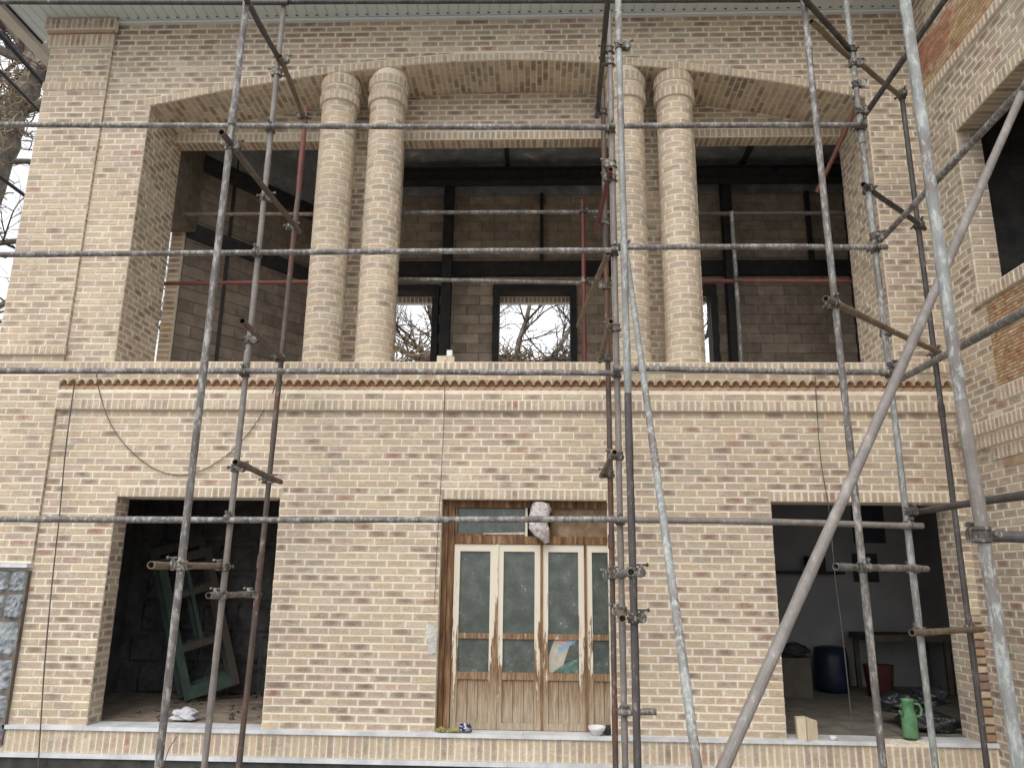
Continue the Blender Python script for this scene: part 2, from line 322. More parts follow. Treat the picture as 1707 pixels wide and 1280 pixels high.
def tone(kind='low'):
    W = {'low': (.44, .27, .18, .05, .0, .06), 'up': (.28, .18, .32, .03, .0, .19), 'top': (.14, .16, .46, .05, .0, .19), 'pale': (.52, .22, .14, .02, .0, .10), 'col': (.62, .14, .02, .0, .0, .22),
         'arch': (.12, .16, .50, .05, .0, .17), 'wing': (.28, .18, .20, .05, .0, .29), 'orange': (.15, .1, .05, .1, .6, 0), 'plinth': (.62, .2, .06, .02, .0, .10), 'sold': (.60, .24, .05, .01, .0, .10)}[kind]
    u, v = BIAS; b = .5+.5*(math.sin(u*1.7+v*2.9+.6)*math.sin(v*1.9-u*.8+2)+.5*math.sin(u*4.3-v*3.1)*math.sin(v*5.2+u*2.2))   # batches: darker and redder firings come in patches
    b = min(1.0, max(0.0, b)); W = list(W); d = (.35+1.3*b); W[2] *= d; W[3] *= d; W[1] *= (.6+.8*b); W[0] = max(.02, 1-sum(W[1:]))
    x = random.random(); acc = 0
    for w, pal in zip(W, (BUFF, PINK, BROWN, REDD, ORAN, GREYB)):
        acc += w
        if x < acc: break
    c = random.choice(pal); m = random.uniform(0.93, 1.08); a = random.uniform(0, .6)
    if pal in (REDD, BROWN): a = random.uniform(0.5, 1.0)
    if kind == 'top': a *= .35; m *= .95
    if kind == 'arch': a *= .6; m *= 1.22
    if kind in ('sold', 'plinth', 'pale') and pal in (REDD, BROWN): m *= 1.2
    return (c[0]*m, c[1]*m, c[2]*m, a)
class Frame:
    def __init__(s, O, U, V, N): s.O = Vector(O); s.U = Vector(U); s.V = Vector(V); s.N = Vector(N)
    def p(s, u, v, n=0): return s.O + s.U*u + s.V*v + s.N*n
CH = 0.0045
def prism(mb, fr, poly, tn, pr=0.006, back=0.004, uvbox=None, swap=False):
    """A brick: front face inset by a small chamfer, sides down into the mortar. poly is counter-clockwise in (u, v)."""
    n = len(poly); cu = sum(p[0] for p in poly)/n; cv = sum(p[1] for p in poly)/n
    if uvbox is None:
        us = [p[0] for p in poly]; vv = [p[1] for p in poly]; uvbox = (min(us), max(us), min(vv), max(vv))
    u0, u1, v0, v1 = uvbox; du = max(1e-4, u1-u0); dv = max(1e-4, v1-v0)
    def uvf(p):
        a, b = (p[0]-u0)/du, (p[1]-v0)/dv
        return (b, a) if swap else (a, b)
    ins = [(p[0] + (CH if p[0] < cu else -CH), p[1] + (CH if p[1] < cv else -CH)) for p in poly]
    j = random.uniform(-0.0015, 0.0015)
    vs = [fr.p(a, b, -back) for a, b in poly] + [fr.p(a, b, pr-CH*0.6+j) for a, b in poly] + [fr.p(a, b, pr+j) for a, b in ins]
    fs = [tuple(range(2*n, 3*n))]; uv = [[uvf(p) for p in ins]]
    for k in range(n):
        m = (k+1) % n
        fs.append((k, m, n+m, n+k)); uv.append([uvf(poly[k]), uvf(poly[m])]*1 + [uvf(poly[m]), uvf(poly[k])])
        fs.append((n+k, n+m, 2*n+m, 2*n+k)); uv.append([uvf(poly[k]), uvf(poly[m]), uvf(ins[m]), uvf(ins[k])])
    mb.add(vs, fs, tn, uv)
def clip_poly(poly, a, b, c):      # keep a*u + b*v >= c
    out = []
    for i, p in enumerate(poly):
        q = poly[(i+1) % len(poly)]; dp = a*p[0]+b*p[1]-c; dq = a*q[0]+b*q[1]-c
        if dp >= 0: out.append(p)
        if (dp >= 0) != (dq >= 0):
            t = dp/(dp-dq); out.append((p[0]+(q[0]-p[0])*t, p[1]+(q[1]-p[1])*t))
    return out
PIT, CRS, JT = 0.203, 0.0715, 0.0125
def courses(mb, fr, u0, u1, v0, v1, kind='low', holes=(), above=None, take=None, pit=PIT, crs=CRS, jt=JT, pr=0.006, half=0.5, kindf=None, swap=False):
    """Running bond over a rectangle, with rectangular holes and an optional lower boundary v >= above(u)."""
    nrow = max(1, round((v1-v0)/crs)); h = (v1-v0)/nrow
    for r in range(nrow):
        a = v0 + r*h + jt/2; b = v0 + (r+1)*h - jt/2
        spans = [(u0, u1)]
        for (hu0, hu1, hv0, hv1) in holes:
            if hv0 < b - 0.015 and hv1 > a + 0.015:
                ns = []
                for s0, s1 in spans:
                    if hu1 <= s0 or hu0 >= s1: ns.append((s0, s1)); continue
                    if hu0 > s0: ns.append((s0, hu0))
                    if hu1 < s1: ns.append((hu1, s1))
                spans = ns
        off = (r % 2)*pit*half + random.uniform(-0.03, 0.03)
        for s0, s1 in spans:
            x = math.floor((s0-off)/pit)*pit + off
            cuts = [s0]
            while x < s1:
                if x > s0 + 0.045 and x < s1 - 0.045: cuts.append(x + random.uniform(-0.004, 0.004))
                x += pit
            cuts.append(s1)
            for k in range(len(cuts)-1):
                c0 = cuts[k] + (jt/2 if k else 0.001); c1 = cuts[k+1] - (jt/2 if k < len(cuts)-2 else 0.001)
                if c1 - c0 < 0.02: continue
                kd = kindf((c0+c1)/2, a) if kindf else kind; BIAS[0], BIAS[1] = c0+fr.O.y*2, a
                tn = tone(kd)
                if above:
                    ya, yb = above(c0), above(c1)
                    if b <= min(ya, yb) + 0.012: continue
                    poly = [(c0, a), (c1, a), (c1, b), (c0, b)]
                    if a < max(ya, yb):
                        s = (yb-ya)/(c1-c0); poly = clip_poly(poly, -s, 1, ya - s*c0 + 0.004)
                        if len(poly) < 3: continue
                        if max(p[1] for p in poly)-min(p[1] for p in poly) < 0.015: continue
                    prism(mb, fr, poly, tn, pr, uvbox=(c0, c1, a, b)); continue
                if take and take(fr, c0, c1, a, b, tn): continue
                w = lambda: random.uniform(-0.0028, 0.0028)
                prism(mb, fr, [(c0+w(), a+w()), (c1+w(), a+w()), (c1+w(), b+w()), (c0+w(), b+w())], tn, pr, swap=swap)
def soldiers(mb, fr, u0, u1, v0, v1, kind='sold', pit=0.066, jt=0.011, pr=0.006, take=None):
    n = max(1, round((u1-u0)/pit)); w = (u1-u0)/n
    for k in range(n):
        c0 = u0 + k*w + jt/2; c1 = u0 + (k+1)*w - jt/2; tn = tone(kind)
        if take and take(fr, c0, c1, v0+0.003, v1-0.003, tn): continue
        q = lambda: random.uniform(-0.0025, 0.0025)
        prism(mb, fr, [(c0+q(), v0+0.003), (c1+q(), v0+0.003), (c1+q(), v1-0.003), (c0+q(), v1-0.003)], tn, pr, swap=True)

SINGLE = {}
def single(name, parent, size_key, w, h, fr, c0, a, tn, pr=0.006, swap=False, mat=None, jitter=True):
    """One loose brick as an object; all full bricks of a size share one mesh."""
    key = (name, size_key)
    if key not in SINGLE:
        mb = MB(); F = Frame((0, 0, 0), fr.U, fr.V, fr.N)
        prism(mb, F, [(0, 0), (w, 0), (w, h), (0, h)], (1, 1, 1, 1), pr, swap=swap)
        SINGLE[key] = mb.mesh(name, mat or M_BO)
    o = bpy.data.objects.new(name, SINGLE[key]); COL.objects.link(o)
    o.parent = parent; o.location = fr.p(c0, a) - abs_loc(parent); o.color = tn
    return o
def abs_loc(o):
    p = Vector((0, 0, 0))
    while o is not None: p += o.location; o = o.parent
    return p

# ------------------------------------------------------------------ ground
g = MB(); g.v = [(-150, -150, -0.42), (150, -150, -0.42), (150, 150, -0.42), (-150, 150, -0.42)]; g.f = [[0, 1, 2, 3]]; g.c = [(1, 1, 1, 0)]*4; g.uv = [(0, 0)]*4
tag(g.build('ground', M_GROUND), kind='structure')

# ------------------------------------------------------------------ brick house: masonry body
XL, XP, XOL, XOR, XC = -5.78, -5.045, -4.515, 3.60, 4.12      # left corner, pilaster edge, loggia opening, inner corner
AC, AH = (XOL+XOR)/2, (XOR-XOL)/2
def arch(x):
    t = min(1.0, abs(x-AC)/AH); P = [(0, 7.222), (.13, 7.212), (.27, 7.17), (.51, 7.066), (.76, 6.89), (1.0, 6.675)]
    for (a, ya), (b, yb) in zip(P, P[1:]):
        if t <= b: return ya + (yb-ya)*(t-a)/(b-a)
    return P[-1][1]
ZT = 7.78
house = empty('brick_house', (-0.8, 0, -0.42))
tag(house, 'two-storey buff brick house under construction with arched loggia of paired round columns', 'house')
W = MB()
W.box(XL, -4.29, 0, .25, .05, 2.2); W.box(-2.612, -0.985, 0, .25, .05, 2.2); W.box(.66, 2.245, 0, .25, .05, 2.2); W.box(3.985, 4.4, 0, .32, .05, 2.2)
W.box(XL, 4.4, 0, .32, 2.2, 3.42)
W.box(XL, XP, -.035, 0, 1.53, 3.68)
house_wall = W.build('lower_wall', M_MORT, house)
W = MB(); W.box(XL, 4.4, 0, 4.3, 3.42, 3.6); W.build('floor_slab', M_MORT, house)
W = MB()
W.box(XL, XOL, 0, .82, 3.6, ZT); W.box(XOR, 4.4, 0, .82, 3.6, ZT); W.box(XL, XP, -.035, 0, 3.68, ZT)
xs = [XOL + (XOR-XOL)*k/48 for k in range(49)]           # masonry over the arch, 0.62 m deep
for a, b in zip(xs, xs[1:]):
    za, zb = arch(a), arch(b)
    v = [(a, 0, za), (b, 0, zb), (b, .62, zb), (a, .62, za), (a, 0, ZT), (b, 0, ZT), (b, .62, ZT), (a, .62, ZT)]
    W.add(v, [(0, 3, 2, 1), (0, 1, 5, 4), (3, 7, 6, 2)])
upper_wall = W.build('upper_wall', M_MORT, house)
W = MB(); PIERS = [(-2.66, -1.70), (.86, 1.82)]
for a, b in PIERS: W.box(a, b, .62, .82, 3.6, 6.58)
W.box(XOL, XOR, .62, .82, 6.58, ZT)
back_wall = W.build('loggia_wall', M_MORT, house)
W = MB(); W.box(XL-.2, 4.5, .0005, .30, -.42, 0.0145); W.box(XL-.2, 4.5, -.02, .0005, -.42, -.1885); W.build('plinth', M_BASE, house)
MB().box(XL-.2, 4.5, -.0215, -.0, -.188, .0145).build('plinth_bed', M_MORT, house)

# ------------------------------------------------------------------ brick house: bricks
FR = Frame((0, 0, 0), (1, 0, 0), (0, 0, 1), (0, -1, 0))
FP = Frame((0, -.035, 0), (1, 0, 0), (0, 0, 1), (0, -1, 0))
rest = MB()
count = {'brick': 0, 'soldier_brick': 0}
def take_low(fr, c0, c1, a, b, tn):
    if count['brick'] >= 300 or abs((c1-c0)-(PIT-JT)) > 0.012 or not (-4.3 < c0 < 3.9): return False
    count['brick'] += 1
    single('brick', house, 'full', PIT-JT, b-a, fr, c0, a, tn); return True
LOWH = [(-4.29, -2.612, 0, 2.302), (-0.985, .66, 0, 2.302), (2.245, 3.985, 0, 2.302)]
courses(rest, FR, XP+.004, 3.985, .05, 3.09, 'low', LOWH, take=take_low)
courses(rest, FR, 3.985, XC-.002, 1.16, 3.09, 'low', (), pit=.3)
courses(rest, FR, 3.985, 4.03, .05, 1.16, 'low', (), pit=.3)
for a, b in ((-4.29, -2.612), (-.985, .66), (2.245, 3.985)): soldiers(rest, FR, a-.03, b+.03, 2.202, 2.30)
# cornice: soldier band, stretchers, terracotta frieze, yellow course, sill soldiers
def box_f(mb, x0, x1, y0, y1, z0, z1): mb.box(x0, x1, y0, y1, z0, z1); return mb
CB = box_f(MB(), XP, XC, -.045, 0, 3.092, 3.30); CB.build('cornice', M_MORT, house)
FC = Frame((0, -.045, 0), (1, 0, 0), (0, 0, 1), (0, -1, 0))
def take_sold(fr, c0, c1, a, b, tn):
    if count['soldier_brick'] >= 300 : return False
    count['soldier_brick'] += 1
    single('soldier_brick', house, round(c1-c0, 3)*1000 + round(b-a, 3), c1-c0, b-a, fr, c0, a, tn, swap=True); return True
F0 = Frame((0, -.0215, 0), (1, 0, 0), (0, 0, 1), (0, -1, 0))
W = MB(); W.box(XL-.06, 4.5, -.03, .25, -.0, 0.05)
# plinth row of upright bricks between two white marble strips
PB = MB(); soldiers(rest, F0, XL-.1, 4.1, -.187, .013, 'plinth', pit=.066, take=take_sold)
soldiers(rest, FC, XP+.004, XC-.002, 3.095, 3.198, 'sold', take=take_sold)
courses(rest, FC, XP+.004, XC-.002, 3.20, 3.272, 'low', ())
W = MB()
xcur = XL-.06
slab_ends = [XL-.06, -4.29, -2.6, -1.75, -.16, .88, 2.2, 3.06]
for a, b in zip(slab_ends, slab_ends[1:]):
    MB().box(a+.001, b-.001, -.05, .24, .015, .05).build('sill_slab', M_WHITE, house)
MB().box(3.55, 4.5, -.05, .24, .015, .05).build('sill_slab', M_WHITE, house)
b_ = MB()   # broken end of the sill
pts = [(3.06, -.05), (3.10, -.04), (3.08, -.01), (3.14, .03), (3.10, .10), (3.16, .24), (3.061, .24)]
vs = [(x, y, .015) for x, y in pts] + [(x, y, .047) for x, y in pts]; n = len(pts)
b_.add(vs, [tuple(range(n, 2*n))] + [(k, (k+1) % n, n+(k+1) % n, n+k) for k in range(n)]); b_.build('sill_slab', M_WHITE, house)
MB().box(3.04, 3.56, -.015, .24, .0148, .028).build('mortar_bed', M_MORT, house)
rb = MB()
for k in range(70):
    x = random.uniform(3.08, 3.6); y = random.uniform(-.015, .2); s = random.uniform(.004, .014)
    rb.obox((x, y, .015+s*.6), *(Matrix.Rotation(random.uniform(0, 3), 3, Vector((random.random(), random.random(), 1)).normalized())), s, s*.7, s*.6)
tag(rb.build('rubble', M_MORT), 'crumbs of broken mortar lying along the broken window sill', 'rubble', kind='stuff')
for a, b in zip([XL-.1, -4.0, -2.2, -.3, 1.5, 3.2], [-4.0, -2.2, -.3, 1.5, 3.2, 4.5]):
    MB().box(a+.001, b-.001, -.045, -.021, -.228, -.189).build('plinth_strip', M_WHITE, house)
# frieze
MB().box(XP, XC, -.004, 0.0, 3.272, 3.42).build('frieze_bed', M_TERRAD, house)
TP = .0953; nt = int((XC-XP)/TP); TP = (XC-XP)/nt
def scallop_mesh():
    m = MB(); w = TP*.5-.0012; top, bot = 3.405-3.33, 0.0; R0 = .0405; seg = 8
    outer = [(-w, bot), (-w, top), (0, top), (w, top), (w, bot)]
    arc = [(R0*math.cos(math.pi*k/seg), .016 + R0*1.18*math.sin(math.pi*k/seg) + (.004 if k == 4 else 0)) for k in range(seg+1)]
    # front web between the arc and the edge of the tile
    y0, y1 = -.034, 0.0
    left = [(-w, top*(k/4)) for k in range(5)]
    path_o = [(w, .012), (w, top*.5), (w, top), (w*.4, top), (0, top), (-w*.4, top), (-w, top), (-w, top*.5), (-w, .012)]
    vs = []; fs = []
    for (a, b), (c, d) in zip(arc, path_o):
        vs += [(a, y0, b), (c, y0, d), (a*.9, y1, b*.85)]
    for k in range(seg):
        i = 3*k; fs += [(i, i+1, i+4, i+3), (i+3, i+5, i+2, i)]
    m.add(vs, fs)
    m.add([(-w, y0, .012), (-w, y0, top), (w, y0, top), (w, y0, .012), (-w, y1, .012), (-w, y1, top), (w, y1, top), (w, y1, .012)], [(0, 4, 5, 1), (1, 5, 6, 2), (2, 6, 7, 3)])
    return m.mesh('scallop_tile', M_TERRAL)
t_ = NT('pale_terracotta'); oi = t_.new('ShaderNodeObjectInfo')
c_ = t_.ramp(oi.outputs['Random'], [(0, (0.40, 0.26, 0.17)), (0.3, (0.50, 0.37, 0.25)), (0.6, (0.53, 0.45, 0.33)), (0.85, (0.46, 0.32, 0.21)), (1, (0.36, 0.22, 0.15))])
t_.link(t_.mix(1.0, c_, t_.ramp(t_.noise(40, 4), [(0.3, (0.8,)*3), (0.7, (1.15,)*3)]), 'MULTIPLY'), t_.b.inputs['Base Color']); t_.b.inputs['Roughness'].default_value = 0.9
M_TERRAL = t_.m
sm = scallop_mesh()
for k in range(nt):
    o = bpy.data.objects.new('scallop_tile', sm); COL.objects.link(o); o.parent = house
    o.location = Vector((XP+(k+.5)*TP+random.uniform(-.001, .001), -.004-random.uniform(0, .004), 3.345+random.uniform(-.0025, .0025))) - abs_loc(house)
dm = MB()     # lozenge moulding under the scallops
for k in range(nt*2):
    x = XP + (k+.5)*TP/2; zc = 3.314 + (.008 if k % 2 else -.008); w = TP*.22; hh = .017
    dm.add([(x-w, -.012, zc), (x, -.012, zc-hh), (x+w, -.012, zc), (x, -.012, zc+hh), (x, -.026, zc)], [(0, 1, 4), (1, 2, 4), (2, 3, 4), (3, 0, 4)])
dm.box(XP, XC, -.012, -.004, 3.274, 3.345)
tag(dm.build('lozenge_moulding', M_TERRA, house), kind='stuff')
MB().box(XP, XC, -.03, 0, 3.421, 3.492).build('string_course', M_MORT, house)
courses(rest, Frame((0, -.03, 0), (1, 0, 0), (0, 0, 1), (0, -1, 0)), XP+.003, XC-.002, 3.423, 3.49, 'pale', (), pit=.21)
MB().box(XP, XC, -.05, 0, 3.494, 3.60).build('loggia_sill', M_MORT, house)
soldiers(rest, Frame((0, -.05, 0), (1, 0, 0), (0, 0, 1), (0, -1, 0)), XP+.004, XC-.002, 3.497, 3.598)
# upper wall front
def kup(u, v): return 'top' if v > 7.35 else ('up' if v > 6.3 else 'pale')
FSOL = .095
def ext(u): return arch(u) + FSOL if XOL-.02 < u < XOR+.02 else (arch(XOL)+FSOL if u > 0 else arch(XOR)+FSOL)
courses(rest, FR, XP+.004, XOL-.001, 3.602, 6.68, 'pale', (), kindf=kup)
courses(rest, FR, XOR+.001, XC-.002, 3.602, 6.68, 'up', ())
def lowb(u): return arch(u)+FSOL
courses(rest, FR, XP+.004, XOL-.068, 6.68, 6.68+CRS*2, 'up'); courses(rest, FR, XOR+.068, XC-.002, 6.68, 6.68+CRS*2, 'up')
courses(rest, FR, XOL-.066, XOR+.066, 6.68, 6.68+CRS*2, 'up', (), above=lowb)
courses(rest, FR, XP+.004, XC-.002, 6.68+CRS*2, ZT-.02, 'up', (), above=lambda u: arch(u)+FSOL if XOL-.066 < u < XOR+.066 else 6.7, kindf=kup)
n = round((XOR-XOL)/.066); E0, E1 = XOL-.066, XOR+.066; n += 2
for k in range(n):                                             # ring of soldiers on the arch
    a = E0 + (E1-E0)*k/n + .005; b = E0 + (E1-E0)*(k+1)/n - .005
    s = (arch(b)-arch(a))/(b-a); d = -s*FSOL*.8
    prism(rest, FR, [(a, arch(a)+.002), (b, arch(b)+.002), (b+d, arch(b)+FSOL-.008), (a+d, arch(a)+FSOL-.008)], tone('sold'), swap=True)
# soffit of the arch: bricks run into the depth
L = [0.0]; XS = [XOL + (XOR-XOL)*k/240 for k in range(241)]
for a, b in zip(XS, XS[1:]): L.append(L[-1] + math.hypot(b-a, arch(b)-arch(a)))
def at_len(l):
    import bisect
    i = min(239, max(0, bisect.bisect_right(L, l)-1)); f = (l-L[i])/(L[i+1]-L[i]); x = XS[i]+(XS[i+1]-XS[i])*f; return x, arch(x)
nrow = round(L[-1]/.0715)
for r in range(nrow):
    l0, l1 = L[-1]*r/nrow+.006, L[-1]*(r+1)/nrow-.006
    (xa, za), (xb, zb) = at_len(l0), at_len(l1); U = Vector((xb-xa, 0, zb-za)); w = U.length; U.normalize()
    N = Vector((U.z, 0, -U.x)); fr = Frame((xa, 0, za), U, (0, 1, 0), N)
    cuts = [.002, .618]; y = (0.1 if r % 2 else 0.203) + random.uniform(-.02, .02)
    while y < .57: cuts.append(y); y += .203
    cuts.sort()
    for c, d in zip(cuts, cuts[1:]):
        prism(rest, fr, [(0, c+.005), (0, d-.005), (w, d-.005), (w, c+.005)][::-1], tone('arch'), swap=True)
# reveals of the loggia opening
FLR = Frame((XOL, 0, 0), (0, 1, 0), (0, 0, 1), (1, 0, 0)); FRR = Frame((XOR, 0, 0), (0, -1, 0), (0, 0, 1), (-1, 0, 0))
courses(rest, FLR, .003, .818, 3.602, arch(XOL)-.01, 'up', ()); courses(rest, FRR, -.818, -.003, 3.602, arch(XOR)-.01, 'wing', ())
# loggia wall: piers, wall over the openings, lintel soldiers, lintel soffit, pier sides
FB = Frame((0, .62, 0), (1, 0, 0), (0, 0, 1), (0, -1, 0))
for a, b in PIERS: courses(rest, FB, a, b, 3.602, 6.575, 'up', ())
# bricks over the lintels stop at the arch
nr = 9
for r in range(nr):
    z0 = 6.69 + r*CRS; z1 = z0+CRS
    off = (r % 2)*.1
    x = XOL + off
    while x < XOR:
        c0, c1 = max(XOL, x)+.006, min(XOR, x+PIT)-.006; x += PIT
        if c1-c0 < .03: continue
        lim = min(arch(c0), arch(c1))
        if z0+.02 > lim: continue
        prism(rest, FB, [(c0, z0+.006), (c1, z0+.006), (c1, min(z1-.006, lim)), (c0, min(z1-.006, lim))], tone('up'))
soldiers(rest, FB, XOL, XOR, 6.582, 6.685)
FS = Frame((0, 0, 6.58), (1, 0, 0), (0, 1, 0), (0, 0, -1))
for a, b in ((XOL, -2.66), (-1.70, .86), (1.82, XOR)):
    m = round((b-a)/.066)
    for k in range(m):
        c, d = a+(b-a)*k/m+.005, a+(b-a)*(k+1)/m-.005
        prism(rest, FS, [(c, .622), (c, .816), (d, .816), (d, .622)], tone('arch'), swap=True)
for a, b in PIERS:
    courses(rest, Frame((a, 0, 0), (0, -1, 0), (0, 0, 1), (-1, 0, 0)), -.818, -.622, 3.602, 6.575, 'up'); courses(rest, Frame((b, 0, 0), (0, 1, 0), (0, 0, 1), (1, 0, 0)), .622, .818, 3.602, 6.575, 'up')
# reveals of the lower openings
courses(rest, Frame((-4.29, 0, 0), (0, 1, 0), (0, 0, 1), (1, 0, 0)), .003, .25, .05, 2.2, 'low'); courses(rest, Frame((3.985, 0, 0), (0, -1, 0), (0, 0, 1), (-1, 0, 0)), -.317, -.003, .05, 2.2, 'low')
courses(rest, Frame((-2.612, 0, 0), (0, -1, 0), (0, 0, 1), (-1, 0, 0)), -.25, -.003, .05, 2.2, 'low'); courses(rest, Frame((2.245, 0, 0), (0, 1, 0), (0, 0, 1), (1, 0, 0)), .003, .25, .05, 2.2, 'low')
# left pilaster with its three bands
courses(rest, FP, XL+.002, XP-.002, 1.55, 3.672, 'pale'); courses(rest, FP, XL+.002, XP-.002, 3.775, 6.86, 'pale', kindf=kup); courses(rest, FP, XL+.002, XP-.002, 6.965, 7.42, 'up')
courses(rest, Frame((XP, 0, 0), (0, 1, 0), (0, 0, 1), (1, 0, 0)), -.033, -.001, 1.55, 7.4, 'up')
for z0, z1, y, nm in ((3.675, 3.772, -.075, 'sold'), (6.862, 6.962, -.05, 'sold'), (7.425, 7.595, -.06, 'orange'), (7.625, 7.77, -.115, 'top')):
    MB().box(XL-(-.035-y)*.8, XP+(-.035-y)*.5, y, -.0351, z0, z1).build('pilaster_band', M_MORT, house)
    soldiers(rest, Frame((0, y, 0), (1, 0, 0), (0, 0, 1), (0, -1, 0)), XL-(-.035-y)*.8+.002, XP+(-.035-y)*.5-.002, z0+.002, z1-.002, nm)
MB().box(XL-.04, XP+.02, -.09, -.0351, 7.596, 7.624).build('pilaster_band', M_TERRA, house)
tag(rest.build('brick', M_BA, house, tones=True), 'all the smaller and cut facing bricks of the walls, piers, reveals and arch', kind='stuff')
# raw brick left without joints at the inner corner
RAW = Frame((0, -.004, 0), (1, 0, 0), (0, 0, 1), (0, -1, 0)); mb = MB()
MB().box(4.032, XC-.002, -.003, 0, .05, 1.158).build('bare_patch', M_GREYJOINT, house)
courses(mb, RAW, 4.034, XC-.004, .052, 1.156, 'orange', jt=.02, pr=.012)
tag(mb.build('raw_brick', M_BLOCKA, house, tones=True), 'orange unpointed bricks with open dark joints', kind='stuff')

# stone dado under the pilaster
MB().box(XL-.1, XP, -.05, 0, -.13, 1.46).build('dado_bed', M_GREYJOINT, house)
MB().box(XL-.1, XP+.01, -.11, 0.0, 1.49, 1.525).build('dado_cap', M_WHITE, house)
def boulder(name, parent, cx, cz, w, h, y0, dep, mat, seed):
    rnd = random.Random(seed); m = MB(); nu, nv = 10, 8; vs = []
    for j in range(nv+1):
        for i in range(nu+1):
            u, v = i/nu*2-1, j/nv*2-1
            su = abs(u)**12; sv = abs(v)**12
            d = dep*(1-max(su, sv))*(0.7 + .3*math.sin(u*2.3+seed) * math.cos(v*2.9+seed*1.7)) + rnd.uniform(-.011, .011)*(1-max(su, sv))
            q = 1-.07*(u*u*v*v) ; vs.append((cx+u*w/2*q+rnd.uniform(-.006, .006), y0-d, cz+v*h/2*q+rnd.uniform(-.006, .006)))
    fs = [(j*(nu+1)+i, j*(nu+1)+i+1, (j+1)*(nu+1)+i+1, (j+1)*(nu+1)+i) for j in range(nv) for i in range(nu)]
    m.add(vs, fs); return m.build(name, mat, parent, smooth=False)
z = -.12; s = 0
while z < 1.44:
    h = min(random.uniform(.2, .36), 1.47-z); 
    if 1.47-(z+h) < .1: h = 1.47-z
    x = XL-.1 + random.uniform(-.1, 0)
    while x < XP-.02:
        w = random.uniform(.3, .5)
        if XP-(x+w) < .12: w = XP-x
        s += 1; boulder('stone', house, x+w/2, z+h/2, w-.012, h-.012, -.045, .05, M_STONE, s); x += w
    z += h

# ------------------------------------------------------------------ columns
def column(cx, cy=.215, r=.198):
    c = MB(); top = arch(cx) + .09
    N = 28
    c.lathe([(r, 3.6), (r, top)], (cx, cy, 0), N); 
    root = c.build('column', M_MORT, house, smooth=True)
    b = MB()
    def ring(z0, z1, rr, n, kind, seg, off, pr=.006, swap=False):
        for k in range(n):
            a0 = off + 2*math.pi*k/n + .006/rr; a1 = off + 2*math.pi*(k+1)/n - .006/rr; tn = tone(kind)
            if math.sin((a0+a1)/2) > .55: continue
            vs = []; fs = []; uvs = []
            for i in range(seg+1):
                a = a0 + (a1-a0)*i/seg
                for q, zz in ((rr-.004, z0), (rr+pr-.002, z0), (rr+pr, z0+.004), (rr+pr, z1-.004), (rr+pr-.002, z1), (rr-.004, z1)):
                    vs.append((cx+q*math.cos(a), cy+q*math.sin(a), zz))
            for i in range(seg):
                for j in range(5):
                    p = i*6+j; fs.append((p, p+6, p+7, p+1))
                    va, vb = (0, .0, .07, .93, 1, 1)[j], (0, .0, .07, .93, 1, 1)[j+1]
                    q4 = [(i/seg, va), ((i+1)/seg, va), ((i+1)/seg, vb), (i/seg, vb)]
                    uvs.append([(y_, x_) for x_, y_ in q4] if swap else q4)
            fs += [(0, 1, 2, 3, 4, 5), tuple(seg*6+j for j in (5, 4, 3, 2, 1, 0))]; uvs += [[(0, .5)]*6, [(1, .5)]*6]
            b.add(vs, fs, tn, uvs)
    zb = 6.745; nc = round((zb-3.6)/CRS); h = (zb-3.6)/nc
    for k in range(nc): ring(3.6+k*h+.006, 3.6+(k+1)*h-.006, r, 6, 'col', 4, random.uniform(0, .25)+(k % 2)*.52)
    tag(b.build('brick', M_BA, root, tones=True), kind='stuff')
    b = MB(); ring(zb+.004, zb+.105, r+.027, 22, 'sold', 1, .1, swap=True); ring(zb+.112, zb+.18, r+.017, 7, 'pale', 4, .3); ring(zb+.206, zb+.312, r+.029, 22, 'sold', 1, 0, swap=True)
    c = MB(); c.lathe([(r, zb), (r+.025, zb), (r+.025, zb+.108), (r+.015, zb+.109), (r+.015, zb+.199), (r+.027, zb+.20), (r+.027, zb+.314), (r+.012, zb+.318), (r+.010, top)], (cx, cy, 0), N)
    c.build('capital', M_MORT, root); tag(b.build('capital_brick', M_BA, root, tones=True), kind='stuff')
for cx in (-2.365, -1.80, .965, 1.52): column(cx)

# ------------------------------------------------------------------ eaves
k = 0; x = -6.15
while x < XC-.01:
    w = .118
    yb = (.30 if x < XL-.14 else -.001)
    m = MB(); m.box(x+.0015, x+w-.0015, -.9, yb, ZT+.004, ZT+.016); m.box(x+w-.010, x+w-.0015, -.9, yb, ZT-.003, ZT+.0039)
    m.build('soffit_panel', M_SOFFIT, house); x += w
MB().box(XP+.03, XC-.002, -.05, -.0005, ZT-.03, ZT-.002).build('eaves_trim', M_TRIM, house)
sc_ = MB(); x = -5.0
while x < XC: sc_.box(x, x+.028, -.1, -.088, ZT-.004, ZT+.001); x += .118
tag(sc_.build('soffit_clip', M_STEEL, house), kind='stuff')
MB().box(-6.42, -6.27, -1.0, 1.4, 7.80, 7.93).build('fascia_beam', M_BEIGE, house)
MB().box(-6.15, 4.4, -1.0, 4.6, 8.02, 8.08).build('roof', M_ROOFM, house)
MB().box(-6.17, -6.152, -1.0, .31, 7.76, 7.90).build('gutter_edge', M_STEEL, house)

